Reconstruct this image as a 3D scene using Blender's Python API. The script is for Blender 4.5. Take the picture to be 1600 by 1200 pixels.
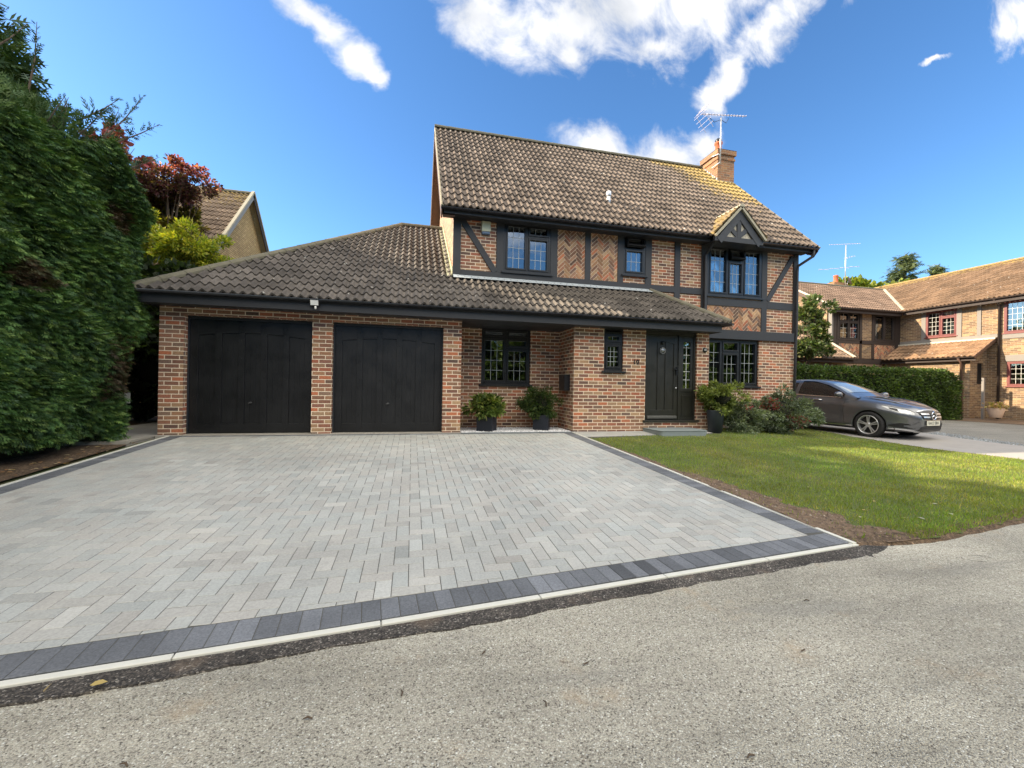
import bpy, bmesh, math, random
import numpy as np
from math import sin, cos, pi, radians, sqrt, atan2
from mathutils import Vector, Matrix, noise
from mathutils.bvhtree import BVHTree
random.seed(7); rng = np.random.default_rng(7)
for o in list(bpy.data.objects): bpy.data.objects.remove(o)
scene = bpy.context.scene; COL = scene.collection

# ------------------------------------------------------------ camera
TH = radians(13.35); RO = .0172
F = Vector((sin(TH), cos(TH), 0)); R = Vector((cos(TH), -sin(TH), 0)); U = Vector((0, 0, 1))
cx = R*cos(RO) + U*sin(RO); cy = U*cos(RO) - R*sin(RO); cz = -F
cd = bpy.data.cameras.new('camera'); cam = bpy.data.objects.new('camera', cd); COL.objects.link(cam)
M = Matrix((cx, cy, cz)).transposed().to_4x4(); M.translation = (0, 0, 1.30); cam.matrix_world = M
cd.sensor_width = 36; cd.lens = 660/1600*36; cd.shift_y = 2/1600; cd.clip_start = .05; cd.clip_end = 3000
scene.camera = cam
scene.view_settings.view_transform = 'Standard'; scene.view_settings.look = 'None'
scene.view_settings.exposure = 1.3; scene.view_settings.gamma = 1
# ------------------------------------------------------------ sun + sky
S = Vector((-1, .33, .57)).normalized()
EL = math.asin(S.z); AZ = atan2(S.x, S.y)      # clockwise from +Y
sl = bpy.data.lights.new('sun', 'SUN'); sl.energy = 5.0; sl.angle = radians(.53); sl.color = (1, .84, .62)
so = bpy.data.objects.new('sun', sl); COL.objects.link(so); so.rotation_euler = S.to_track_quat('Z', 'Y').to_euler()

def nn(nt, t, props=None, **ins):
    n = nt.nodes.new(t)
    for k, v in (props or {}).items(): setattr(n, k, v)
    for k, v in ins.items():
        key = int(k[1:]) if k[0] == '_' and k[1:].isdigit() else k.replace('_', ' ')
        s = n.inputs[key]
        if hasattr(v, 'is_linked') or v.__class__.__name__.startswith('NodeSocket'): nt.links.new(v, s)
        else: s.default_value = v
    return n
def mth(nt, op, a, b=0., c=0., clamp=False):
    n = nn(nt, 'ShaderNodeMath', {'operation': op, 'use_clamp': clamp}, _0=a, _1=b, _2=c); return n.outputs[0]
def mixc(nt, f, a, b, bt='MIX'):
    n = nt.nodes.new('ShaderNodeMix'); n.data_type = 'RGBA'; n.blend_type = bt
    for i, v in ((0, f), (6, a), (7, b)):
        if v.__class__.__name__.startswith('NodeSocket'): nt.links.new(v, n.inputs[i])
        else: n.inputs[i].default_value = (tuple(v)+(1,))[:4] if i else v
    return n.outputs[2]
def ramp(nt, f, stops, interp='LINEAR'):
    n = nt.nodes.new('ShaderNodeValToRGB'); cr = n.color_ramp; cr.interpolation = interp
    while len(cr.elements) < len(stops): cr.elements.new(.5)
    for e, (p, c) in zip(cr.elements, stops):
        e.position = p; e.color = (c, c, c, 1) if isinstance(c, (int, float)) else tuple(c)+(1,)
    nt.links.new(f, n.inputs[0]); return n.outputs[0]
def sstep(nt, v, a, b):
    n = nn(nt, 'ShaderNodeMapRange', {'interpolation_type': 'SMOOTHSTEP'}, _0=v, _1=a, _2=b); return n.outputs[0]

w = bpy.data.worlds.new('World'); scene.world = w; w.use_nodes = True
nt = w.node_tree; nt.nodes.clear()
sky = nn(nt, 'ShaderNodeTexSky', {'sky_type': 'NISHITA', 'sun_disc': False, 'sun_elevation': EL, 'sun_rotation': AZ,
        'air_density': 1.0, 'dust_density': .35, 'ozone_density': 2.2, 'altitude': 50})
skc = nn(nt, 'ShaderNodeHueSaturation', {}, Saturation=1.12, Value=1.0, Color=sky.outputs[0]).outputs[0]
skc = mixc(nt, 1, skc, (.86, 1.1, 1.28), 'MULTIPLY')
tc = nn(nt, 'ShaderNodeTexCoord'); dirv = tc.outputs['Generated']
sx = nn(nt, 'ShaderNodeSeparateXYZ', {}, _0=dirv); dx, dy, dz = sx.outputs
fy = mth(nt, 'MAXIMUM', dy, .02)
P = nn(nt, 'ShaderNodeCombineXYZ', {}, _0=mth(nt, 'DIVIDE', dx, fy), _1=mth(nt, 'DIVIDE', dz, fy)).outputs[0]
warp = nn(nt, 'ShaderNodeTexNoise', {}, Vector=P, Scale=5.5, Detail=5, Roughness=.6).outputs['Color']
wv = nn(nt, 'ShaderNodeVectorMath', {'operation': 'MULTIPLY_ADD'}, _0=warp, _1=(.11, .11, 0), _2=P).outputs[0]
wv = nn(nt, 'ShaderNodeVectorMath', {'operation': 'SUBTRACT'}, _0=wv, _1=(.055, .055, 0)).outputs[0]
CL = [(-.235, .80, .13, .035, -30), (-.13, .725, .06, .042, -38), (-.085, .685, .035, .03, -60),
      (.17, .90, .13, .09, 20), (.27, .87, .13, .09, 0), (.22, .83, .07, .05, 10), (.40, .93, .16, .09, 10), (.55, 1.0, .24, .11, 20),
      (.75, 1.06, .25, .13, 35), (.97, 1.02, .22, .06, 45), (.84, .87, .12, .05, 55), (.79, .80, .05, .05, 60), (.38, .83, .05, .04, 0), (.62, .90, .1, .05, 20),
      (.43, .615, .10, .06, 10), (.52, .58, .12, .05, 0), (.67, .61, .14, .07, 8), (.75, .65, .07, .05, 20),
      (2.0, 1.30, .18, .12, 40), (1.90, 1.22, .08, .06, 60), (1.6, 1.055, .09, .012, 30), (1.5, 1.3, .25, .03, 30)]
best = None
for (ax, ay, sa, sb, an) in CL:
    mp = nn(nt, 'ShaderNodeMapping', {'vector_type': 'TEXTURE'}, Vector=wv, Location=(ax, ay, 0), Rotation=(0, 0, radians(an)), Scale=(sa, sb, 1))
    ln = nn(nt, 'ShaderNodeVectorMath', {'operation': 'LENGTH'}, _0=mp.outputs[0]).outputs['Value']
    best = ln if best is None else mth(nt, 'SMOOTH_MIN', best, ln, .5)
n1 = nn(nt, 'ShaderNodeTexNoise', {}, Vector=P, Scale=7, Detail=9, Roughness=.62, Distortion=.4).outputs[0]
val = mth(nt, 'ADD', mth(nt, 'SUBTRACT', 1.0, best), mth(nt, 'MULTIPLY', mth(nt, 'SUBTRACT', n1, .5), 2.5))
front = sstep(nt, dy, .05, .2)
a_f = mth(nt, 'MULTIPLY', sstep(nt, val, -.22, .82), front)
# unseen bright cloud bank overhead and behind the viewer, added as fill light
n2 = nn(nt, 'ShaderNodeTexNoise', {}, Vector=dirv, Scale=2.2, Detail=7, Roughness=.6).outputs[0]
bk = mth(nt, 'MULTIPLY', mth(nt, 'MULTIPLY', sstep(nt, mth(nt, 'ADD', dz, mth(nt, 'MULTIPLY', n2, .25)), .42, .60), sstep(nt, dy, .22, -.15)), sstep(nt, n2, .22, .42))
shade = nn(nt, 'ShaderNodeTexNoise', {}, Vector=P, Scale=3.2, Detail=5).outputs[0]
ccol = mixc(nt, sstep(nt, shade, .42, .72), (.95, .95, .96), (.62, .65, .70))
ccol = mixc(nt, 1, ccol, (1.0, 1.0, 1.0), 'MULTIPLY')
SKY_S = .083
bg1 = nn(nt, 'ShaderNodeBackground', {}, Color=skc, Strength=SKY_S)
bg2 = nn(nt, 'ShaderNodeBackground', {}, Color=ccol, Strength=.5)
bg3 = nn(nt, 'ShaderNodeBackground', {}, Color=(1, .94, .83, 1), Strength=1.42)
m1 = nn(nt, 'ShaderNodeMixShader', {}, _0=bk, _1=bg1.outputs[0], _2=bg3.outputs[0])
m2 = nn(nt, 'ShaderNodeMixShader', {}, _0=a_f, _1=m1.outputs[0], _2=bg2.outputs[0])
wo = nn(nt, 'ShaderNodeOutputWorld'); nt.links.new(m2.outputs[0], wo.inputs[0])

# ------------------------------------------------------------ materials
def mat(name, base=(.5, .5, .5), rough=.6, metal=0., spec=.5, **kw):
    m = bpy.data.materials.new(name); m.use_nodes = True; n = m.node_tree; b = n.nodes['Principled BSDF']
    b.inputs['Base Color'].default_value = tuple(base)+(1,); b.inputs['Roughness'].default_value = rough
    b.inputs['Metallic'].default_value = metal; b.inputs['Specular IOR Level'].default_value = spec
    for k, v in kw.items(): b.inputs[k.replace('_', ' ')].default_value = v
    return m, n, b
def objc(n): return nn(n, 'ShaderNodeTexCoord').outputs['Object']
def uvc(n): return nn(n, 'ShaderNodeTexCoord').outputs['UV']
def bump(n, b, h, s=.3, d=.01):
    bn = nn(n, 'ShaderNodeBump', {}, Strength=s, Distance=d, Height=h); n.links.new(bn.outputs[0], b.inputs['Normal'])
def tint(n): return nn(n, 'ShaderNodeVertexColor', {'layer_name': 'tint'}).outputs[0]
def simple(name, base, rough=.6, var=.12, sc=6., metal=0., bmp=0., spec=.5, **kw):
    m, n, b = mat(name, base, rough, metal, spec, **kw)
    no = nn(n, 'ShaderNodeTexNoise', {}, Vector=objc(n), Scale=sc, Detail=6, Roughness=.65).outputs[0]
    n.links.new(mixc(n, no, [c*(1-var) for c in base], [c*(1+var) for c in base]), b.inputs['Base Color'])
    n.links.new(ramp(n, no, [(.3, max(.02, rough-.08)), (.7, min(1, rough+.1))]), b.inputs['Roughness'])
    if bmp: bump(n, b, nn(n, 'ShaderNodeTexNoise', {}, Vector=objc(n), Scale=sc*8, Detail=4).outputs[0], bmp, .005)
    return m
def brickmat(name, stops, mortar, msize=.0062):
    m, n, b = mat(name, rough=.88)
    uv = uvc(n)
    jit = nn(n, 'ShaderNodeTexNoise', {}, Vector=uv, Scale=9, Detail=2).outputs['Color']
    uvj = nn(n, 'ShaderNodeVectorMath', {'operation': 'MULTIPLY_ADD'}, _0=jit, _1=(.006, .006, 0), _2=uv).outputs[0]
    br = nn(n, 'ShaderNodeTexBrick', {'offset': .5}, Vector=uvj, Color1=(0, 0, 0, 1), Color2=(1, 1, 1, 1), Mortar=(.5, .5, .5, 1), Scale=1.,
            Mortar_Size=msize, Mortar_Smooth=.25, Brick_Width=.225, Row_Height=.075)
    col = ramp(n, br.outputs[0], stops, 'LINEAR')
    n1 = nn(n, 'ShaderNodeTexNoise', {}, Vector=uv, Scale=38, Detail=5, Roughness=.7).outputs[0]
    n2 = nn(n, 'ShaderNodeTexNoise', {}, Vector=uv, Scale=.9, Detail=4).outputs[0]
    col = mixc(n, .75, col, ramp(n, n1, [(.25, .55), (.75, 1.45)]), 'MULTIPLY')
    mo = mixc(n, n1, [c*.8 for c in mortar], [c*1.15 for c in mortar])
    c = mixc(n, br.outputs['Fac'], col, mo)
    c = mixc(n, .6, c, ramp(n, n2, [(.3, .78), (.7, 1.2)]), 'MULTIPLY')
    n.links.new(c, b.inputs['Base Color'])
    h = mth(n, 'ADD', mth(n, 'MULTIPLY', br.outputs['Fac'], -1.), mth(n, 'MULTIPLY', n1, .5))
    bump(n, b, h, .7, .007)
    return m
BR = [(0, (.40, .13, .07)), (.1, (.17, .085, .06)), (.22, (.32, .15, .09)), (.32, (.10, .065, .055)), (.44, (.34, .18, .10)), (.55, (.20, .10, .065)),
      (.64, (.42, .27, .15)), (.75, (.14, .09, .078)), (.86, (.46, .15, .07)), (1, (.28, .16, .105))]
M_brick = brickmat('red_multi_brick', BR, (.80, .66, .50), .008)
M_buff = brickmat('buff_brick', [(0, (.27, .165, .085)), (.3, (.17, .10, .06)), (.5, (.33, .22, .115)), (.7, (.22, .14, .075)), (1, (.12, .08, .055))], (.42, .34, .24))
M_buff2 = brickmat('yellow_stock_brick', [(0, (.42, .30, .13)), (.5, (.33, .22, .10)), (1, (.48, .34, .16))], (.14, .10, .06), .009)
M_sbrick = brickmat('chimney_brick', [(0, (.34, .15, .07)), (.4, (.20, .10, .055)), (.7, (.36, .18, .075)), (1, (.15, .09, .06))], (.36, .28, .20))
def tintmat(name, rough=.85, nsc=30., namp=.5, bmp=.3, dist=.004, big=1.2, bigamp=.2, spec=.4, uvb=False):
    m, n, b = mat(name, rough=rough, spec=spec)
    t = tint(n); oc = objc(n)
    n1 = nn(n, 'ShaderNodeTexNoise', {}, Vector=oc, Scale=nsc, Detail=6, Roughness=.7).outputs[0]
    n2 = nn(n, 'ShaderNodeTexNoise', {}, Vector=oc, Scale=big, Detail=4).outputs[0]
    c = mixc(n, 1, t, ramp(n, n1, [(.25, 1-namp), (.75, 1+namp)]), 'MULTIPLY')
    c = mixc(n, 1, c, ramp(n, n2, [(.25, 1-bigamp), (.75, 1+bigamp)]), 'MULTIPLY')
    n.links.new(c, b.inputs['Base Color']); bump(n, b, n1, bmp, dist)
    return m
def tilemat(name):
    m, n, b = mat(name, rough=.9, spec=.3)
    t = nn(n, 'ShaderNodeVertexColor', {'layer_name': 'tint'}); oc = objc(n)
    n1 = nn(n, 'ShaderNodeTexNoise', {}, Vector=oc, Scale=26, Detail=6, Roughness=.72).outputs[0]
    n2 = nn(n, 'ShaderNodeTexNoise', {}, Vector=oc, Scale=1.6, Detail=5).outputs[0]
    c = mixc(n, 1, t.outputs[0], ramp(n, n1, [(.25, .55), (.75, 1.45)]), 'MULTIPLY')
    c = mixc(n, 1, c, ramp(n, n2, [(.3, .78), (.7, 1.22)]), 'MULTIPLY')
    n3 = nn(n, 'ShaderNodeTexNoise', {}, Vector=oc, Scale=9, Detail=7, Roughness=.7).outputs[0]
    lm = mth(n, 'MULTIPLY', sstep(n, mth(n, 'ADD', n3, mth(n, 'MULTIPLY', t.outputs[1], .45)), .66, .86), .85)
    c = mixc(n, lm, c, (.33, .235, .08))
    vo = nn(n, 'ShaderNodeTexVoronoi', {'feature': 'F1'}, Vector=oc, Scale=4.6, Randomness=1).outputs
    wn = nn(n, 'ShaderNodeTexNoise', {}, Vector=oc, Scale=60, Detail=3).outputs[0]
    sp = sstep(n, mth(n, 'ADD', vo['Distance'], mth(n, 'MULTIPLY', wn, .12)), .185, .12)
    sp = mth(n, 'MULTIPLY', sp, sstep(n, nn(n, 'ShaderNodeSeparateColor', {}, _0=vo['Color']).outputs[0], .50, .55))
    c = mixc(n, mth(n, 'MULTIPLY', sp, .8), c, (.55, .54, .5))
    n.links.new(c, b.inputs['Base Color']); bump(n, b, n1, .4, .006)
    return m
M_tile = tilemat('concrete_roof_tile')
M_hb = tintmat('herringbone_brick', .9, 40, .4)
M_mort = simple('mortar', (.66, .53, .40), .9, .15, 30, bmp=.3)
M_timber = simple('charcoal_painted_timber', (.024, .026, .031), .55, .2, 5, bmp=.08)
M_fascia = simple('black_painted_board', (.016, .020, .026), .45, .25, 3, bmp=.05)
M_gdoor = simple('black_garage_paint', (.0075, .0078, .009), .38, .25, 2.5, bmp=.04)
M_wframe = simple('anthracite_window_frame', (.009, .010, .012), .35, .2, 8)
M_dframe = simple('dark_olive_door_paint', (.016, .016, .013), .38, .25, 6, bmp=.05)
M_brown = simple('brown_stained_timber', (.09, .05, .035), .6, .3, 6)
M_greybeam = simple('grey_beam', (.21, .19, .17), .8, .2, 6)
M_dkbeam = simple('dark_brown_beam', (.035, .024, .02), .7, .2, 6)
M_redframe = simple('red_window_frame', (.16, .042, .038), .45, .15, 9)
M_cream = simple('cream_render', (.52, .47, .37), .85, .12, 8, bmp=.1)
M_verge = simple('verge_mortar', (.36, .33, .25), .9, .35, 12, bmp=.3)
M_ridge = simple('mossy_ridge_tile', (.13, .12, .085), .92, .55, 9, bmp=.5)
M_lead = simple('grey_lead', (.36, .40, .43), .6, .15, 7, bmp=.1)
M_leadlich = simple('lichened_lead', (.46, .45, .30), .8, .5, 9, bmp=.2)
M_white = simple('white_plastic', (.75, .76, .74), .45, .06, 8)
M_black = simple('black_plastic', (.008, .009, .012), .35, .2, 8)
M_metal = simple('galvanised_metal', (.55, .56, .58), .4, .12, 20, metal=.8)
M_terra = simple('terracotta', (.48, .13, .06), .85, .2, 12, bmp=.2)
M_conc = simple('pale_concrete', (.56, .56, .51), .85, .1, 14, bmp=.25)
M_conc2 = simple('worn_concrete', (.33, .31, .27), .9, .22, 3, bmp=.3)
M_slab = simple('blue_grey_stone', (.20, .235, .245), .7, .2, 14, bmp=.25)
M_curtain = simple('white_curtain', (.7, .7, .66), .9, .1, 10)
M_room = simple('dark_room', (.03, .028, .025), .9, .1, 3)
M_glead = mat('lead_came', (.42, .44, .44), .45, .3)[0]
def glassmat(name, tintc=(.55, .6, .6), mn=.10):
    m = bpy.data.materials.new(name); m.use_nodes = True; n = m.node_tree; n.nodes.clear()
    wv = nn(n, 'ShaderNodeTexNoise', {}, Vector=objc(n), Scale=2.5, Detail=1).outputs[0]
    bn = nn(n, 'ShaderNodeBump', {}, Strength=.25, Distance=.02, Height=wv)
    g = nn(n, 'ShaderNodeBsdfGlossy', {}, Color=(.9, .95, 1, 1), Roughness=.02, Normal=bn.outputs[0])
    t = nn(n, 'ShaderNodeBsdfTransparent', {}, Color=tintc+(1,))
    fr = nn(n, 'ShaderNodeFresnel', {}, IOR=1.52).outputs[0]
    f = mth(n, 'ADD', mth(n, 'MULTIPLY', fr, 1.7), mn, clamp=True)
    mx = nn(n, 'ShaderNodeMixShader', {}, _0=f, _1=t.outputs[0], _2=g.outputs[0])
    o = nn(n, 'ShaderNodeOutputMaterial'); n.links.new(mx.outputs[0], o.inputs[0]); return m
M_glass = glassmat('window_glass', mn=.13)
M_frost = mat('obscured_glass', (.62, .64, .6), .35)[0]
def leafmat(name, trans=.35, rough=.55, amp=.35):
    m = bpy.data.materials.new(name); m.use_nodes = True; n = m.node_tree; b = n.nodes['Principled BSDF']
    t = tint(n); n1 = nn(n, 'ShaderNodeTexNoise', {}, Vector=objc(n), Scale=2.2, Detail=4).outputs[0]
    c = mixc(n, 1, t, ramp(n, n1, [(.3, 1-amp), (.7, 1+amp)]), 'MULTIPLY')
    n.links.new(c, b.inputs['Base Color']); b.inputs['Roughness'].default_value = rough; b.inputs['Specular IOR Level'].default_value = .35
    tr = nn(n, 'ShaderNodeBsdfTranslucent', {}, Color=mixc(n, 1, c, (1.5, 1.5, .6), 'MULTIPLY'))
    mx = nn(n, 'ShaderNodeMixShader', {}, _0=trans, _1=b.outputs[0], _2=tr.outputs[0])
    n.links.new(mx.outputs[0], n.nodes['Material Output'].inputs[0]); return m
M_leaf = leafmat('leaf'); M_conif = leafmat('conifer_spray', .18, .6); M_grass = leafmat('grass_blade', .4, .6, .25)
M_bark = simple('bark', (.09, .065, .045), .95, .4, 14, bmp=.5)
M_darkcore = mat('dark_shade_core', (.012, .014, .007), 1.)[0]  # solid cores added inside foliage to block light, coloured dark as shade
M_paver = tintmat('grey_block_paving', .82, 70, .22, .3, .003, .7, .16)
n = M_paver.node_tree; b = n.nodes['Principled BSDF']; lk = b.inputs['Base Color'].links[0].from_socket
oc = objc(n); d1 = nn(n, 'ShaderNodeTexNoise', {}, Vector=oc, Scale=1.7, Detail=8, Roughness=.72, Distortion=.6).outputs[0]; d2 = nn(n, 'ShaderNodeTexNoise', {}, Vector=oc, Scale=6.5, Detail=8, Roughness=.75).outputs[0]
c = mixc(n, mth(n, 'MULTIPLY', sstep(n, d1, .50, .70), .38), lk, (.47, .46, .42)); c = mixc(n, mth(n, 'MULTIPLY', sstep(n, d2, .56, .68), .35), c, (.20, .205, .19)); n.links.new(c, b.inputs['Base Color'])
M_edgeb = tintmat('charcoal_block_paving', .8, 80, .4, .4, .003, 3., .2)
# ------------------------------------------------------------ helpers
def gz(X, Y):
    def ss(t): t = max(0., min(1., t)); return t*t*(3-2*t)
    a = max(0., min(1., (Y-2.35)/6.1))*.31
    f = 1-.56*ss((X-6.5)/4.5)
    return a*f + max(0., Y-8.45)*.018*ss((X-10)/4)
def org(p):
    v = Vector((0, 0, 0))
    while p is not None: v += p.location; p = p.parent
    return v
def setp(o, label=None, cat=None, group=None, kind=None):
    for k, v in (('label', label), ('category', cat), ('group', group), ('kind', kind)):
        if v: o[k] = v
    return o
def thing(name, label, cat, loc=(0, 0, 0), group=None, rz=0):
    o = bpy.data.objects.new(name, None); o.empty_display_size = .2; COL.objects.link(o)
    o.location = loc; o.rotation_euler.z = rz; return setp(o, label, cat, group)
class MB:
    def __init__(s): s.v = []; s.f = []; s.c = []; s.m = []
    def face(s, pts, c=(1, 1, 1), mi=0):
        i = len(s.v); s.v += [tuple(p) for p in pts]; s.f.append(tuple(range(i, i+len(pts)))); s.c.append(c); s.m.append(mi)
    def quadidx(s, idx, c=(1, 1, 1), mi=0): s.f.append(tuple(idx)); s.c.append(c); s.m.append(mi)
    def box(s, x0, x1, y0, y1, z0, z1, c=(1, 1, 1), mi=0, bev=0.):
        s.obox((0, 0, 0), (1, 0, 0), (0, 1, 0), (0, 0, 1), x0, x1, y0, y1, z0, z1, c, mi)
    def obox(s, o, ax, ay, az, x0, x1, y0, y1, z0, z1, c=(1, 1, 1), mi=0):
        o, ax, ay, az = map(Vector, (o, ax, ay, az)); i = len(s.v)
        for z in (z0, z1):
            for (x, y) in ((x0, y0), (x1, y0), (x1, y1), (x0, y1)): s.v.append(tuple(o+ax*x+ay*y+az*z))
        for q in ((3, 2, 1, 0), (4, 5, 6, 7), (0, 1, 5, 4), (1, 2, 6, 5), (2, 3, 7, 6), (3, 0, 4, 7)):
            s.f.append(tuple(i+k for k in q)); s.c.append(c); s.m.append(mi)
    def beam(s, a, b, wdt, dep, up, c=(1, 1, 1), mi=0):      # bar from a to b: width across, depth along 'up'
        a, b, up = Vector(a), Vector(b), Vector(up); d = (b-a); L = d.length; d.normalize(); side = d.cross(up).normalized(); up = side.cross(d)
        s.obox(a, d, side, up, 0, L, -wdt/2, wdt/2, -dep/2, dep/2, c, mi)
    def tube(s, pts, r, n=8, c=(1, 1, 1), mi=0, cap=True):
        pts = [Vector(p) for p in pts]; rs = r if isinstance(r, (list, tuple)) else [r]*len(pts); i0 = len(s.v)
        for k, p in enumerate(pts):
            d = (pts[min(k+1, len(pts)-1)]-pts[max(k-1, 0)]).normalized()
            u = d.orthogonal().normalized() if k == 0 else (pu - d*pu.dot(d)).normalized()
            pu = u; v = d.cross(u)
            for j in range(n):
                a = 2*pi*j/n; s.v.append(tuple(p+(u*cos(a)+v*sin(a))*rs[k]))
        for k in range(len(pts)-1):
            for j in range(n):
                a = i0+k*n+j; b = i0+k*n+(j+1) % n; s.f.append((a, b, b+n, a+n)); s.c.append(c); s.m.append(mi)
        if cap:
            s.f.append(tuple(i0+j for j in range(n))[::-1]); s.c.append(c); s.m.append(mi)
            s.f.append(tuple(i0+(len(pts)-1)*n+j for j in range(n))); s.c.append(c); s.m.append(mi)
    def lathe(s, prof, o=(0, 0, 0), ax=(0, 0, 1), n=24, c=(1, 1, 1), mi=0):
        o, ax = Vector(o), Vector(ax).normalized(); u = ax.orthogonal().normalized(); v = ax.cross(u); i0 = len(s.v)
        for (r, h) in prof:
            for j in range(n):
                a = 2*pi*j/n; s.v.append(tuple(o+ax*h+(u*cos(a)+v*sin(a))*r))
        for k in range(len(prof)-1):
            for j in range(n):
                a = i0+k*n+j; b = i0+k*n+(j+1) % n; s.f.append((a, b, b+n, a+n)); s.c.append(c); s.m.append(mi)
    def build(s, name, mats, parent=None, smooth=False, local=False, uv=True, bevel=0., kind=None):
        mats = mats if isinstance(mats, (list, tuple)) else [mats]
        me = bpy.data.meshes.new(name); O = Vector((0, 0, 0)) if local else org(parent)
        V = np.array(s.v, dtype=np.float64).reshape(-1, 3)
        me.from_pydata((V-np.array(O)).tolist(), [], s.f)
        for m in mats: me.materials.append(m)
        me.polygons.foreach_set('material_index', s.m)
        nl = len(me.loops); lt = np.zeros(len(s.f), dtype=int); me.polygons.foreach_get('loop_total', lt)
        cc = np.array([tuple(c)+(1,)*(4-len(c)) for c in s.c], dtype=np.float32)
        ca = me.color_attributes.new('tint', 'FLOAT_COLOR', 'CORNER'); ca.data.foreach_set('color', np.repeat(cc, lt, axis=0).ravel())
        if uv:
            me.update(); no = np.zeros(len(s.f)*3); me.polygons.foreach_get('normal', no); no = np.abs(no.reshape(-1, 3))
            li = np.zeros(nl, dtype=int); me.loops.foreach_get('vertex_index', li); pv = V[li]; ax = np.repeat(np.argmax(no, axis=1), lt)
            uvs = np.where((ax == 0)[:, None], pv[:, [1, 2]], np.where((ax == 1)[:, None], pv[:, [0, 2]], pv[:, [0, 1]]))
            ul = me.uv_layers.new(name='UVMap'); ul.data.foreach_set('uv', uvs.astype(np.float32).ravel())
        if smooth: me.polygons.foreach_set('use_smooth', [True]*len(s.f))
        me.update()
        o = bpy.data.objects.new(name, me); COL.objects.link(o); o.parent = parent
        if bevel:
            b = o.modifiers.new('b', 'BEVEL'); b.width = bevel; b.segments = 2; b.limit_method = 'ANGLE'
        if kind: o['kind'] = kind
        return o
def part(name, mats, parent, fn, **kw):
    m = MB(); fn(m); return m.build(name, mats, parent, **kw)
def clip(poly, edges):
    for (n0, n1, c) in edges:         # keep n.p <= c
        out = []
        for i in range(len(poly)):
            a, b = poly[i], poly[(i+1) % len(poly)]; da = n0*a[0]+n1*a[1]-c; db = n0*b[0]+n1*b[1]-c
            if da <= 0: out.append(a)
            if (da < 0 < db) or (db < 0 < da):
                t = da/(da-db); out.append((a[0]+(b[0]-a[0])*t, a[1]+(b[1]-a[1])*t))
        poly = out
        if len(poly) < 3: return []
    return poly
def polyedges(P):
    A = sum(P[i][0]*P[(i+1) % len(P)][1]-P[(i+1) % len(P)][0]*P[i][1] for i in range(len(P)))
    if A < 0: P = P[::-1]
    E = []
    for i in range(len(P)):
        a, b = P[i], P[(i+1) % len(P)]; dx_, dy_ = b[0]-a[0], b[1]-a[1]; L = math.hypot(dx_, dy_); n0, n1 = dy_/L, -dx_/L
        E.append((n0, n1, n0*a[0]+n1*a[1]))
    return E
def area(p): return abs(sum(p[i][0]*p[(i+1) % len(p)][1]-p[(i+1) % len(p)][0]*p[i][1] for i in range(len(p))))/2
def herring(n, unit, x0, x1, y0, y1, rot=0.):
    """rectangles (4 points) of a herringbone bond with brick ratio n:1 covering a box"""
    cxx, cyy = (x0+x1)/2, (y0+y1)/2; Rr = math.hypot(x1-x0, y1-y0)/2/unit+n*2; K = int(Rr)+1
    ca, sa = cos(rot), sin(rot)
    def tr(p): X, Y = p[0]*unit, p[1]*unit; return (cxx+X*ca-Y*sa, cyy+X*sa+Y*ca)
    for k in range(-K, K+1):
        for m in range(-K//n-2, K//n+3):
            a = k+2*n*m
            if abs(a) < K+n: yield [tr((a, k)), tr((a+n, k)), tr((a+n, k+1)), tr((a, k+1))]
            b = k-2*n+1-2*n*m
            if abs(b) < K+n: yield [tr((k, b)), tr((k+1, b)), tr((k+1, b+n)), tr((k, b+n))]
def shrink(p, d):
    E = polyedges(p); return clip(list(p), [(a, b, c-d) for a, b, c in E])
# wall with rectangular holes. axis 'y': plane y=pos, u is X ; axis 'x': plane x=pos, u is Y
def wall(mb, axis, pos, thick, u0, u1, z0, z1, holes=(), mi=0):
    us = sorted({u0, u1} | {h[k] for h in holes for k in (0, 1)}); zs = sorted({z0, z1} | {h[k] for h in holes for k in (2, 3)})
    us = [u for u in us if u0-1e-6 <= u <= u1+1e-6]; zs = [z for z in zs if z0-1e-6 <= z <= z1+1e-6]
    def solid(i, j):
        if i < 0 or j < 0 or i >= len(us)-1 or j >= len(zs)-1: return False
        uc, zc = (us[i]+us[i+1])/2, (zs[j]+zs[j+1])/2
        return not any(h[0] < uc < h[1] and h[2] < zc < h[3] for h in holes)
    def pt(u, d, z): return (u, pos+d, z) if axis == 'y' else (pos+d, u, z)
    for i in range(len(us)-1):
        for j in range(len(zs)-1):
            if not solid(i, j): continue
            a, b, c, d = us[i], us[i+1], zs[j], zs[j+1]
            for dd in (0, thick):
                q = [pt(a, dd, c), pt(b, dd, c), pt(b, dd, d), pt(a, dd, d)]
                mb.face(q if dd == 0 else q[::-1], mi=mi)
            if not solid(i-1, j): mb.face([pt(a, thick, c), pt(a, 0, c), pt(a, 0, d), pt(a, thick, d)], mi=mi)
            if not solid(i+1, j): mb.face([pt(b, 0, c), pt(b, thick, c), pt(b, thick, d), pt(b, 0, d)], mi=mi)
            if not solid(i, j-1): mb.face([pt(a, thick, c), pt(b, thick, c), pt(b, 0, c), pt(a, 0, c)], mi=mi)
            if not solid(i, j+1): mb.face([pt(a, 0, d), pt(b, 0, d), pt(b, thick, d), pt(a, thick, d)], mi=mi)
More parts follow.
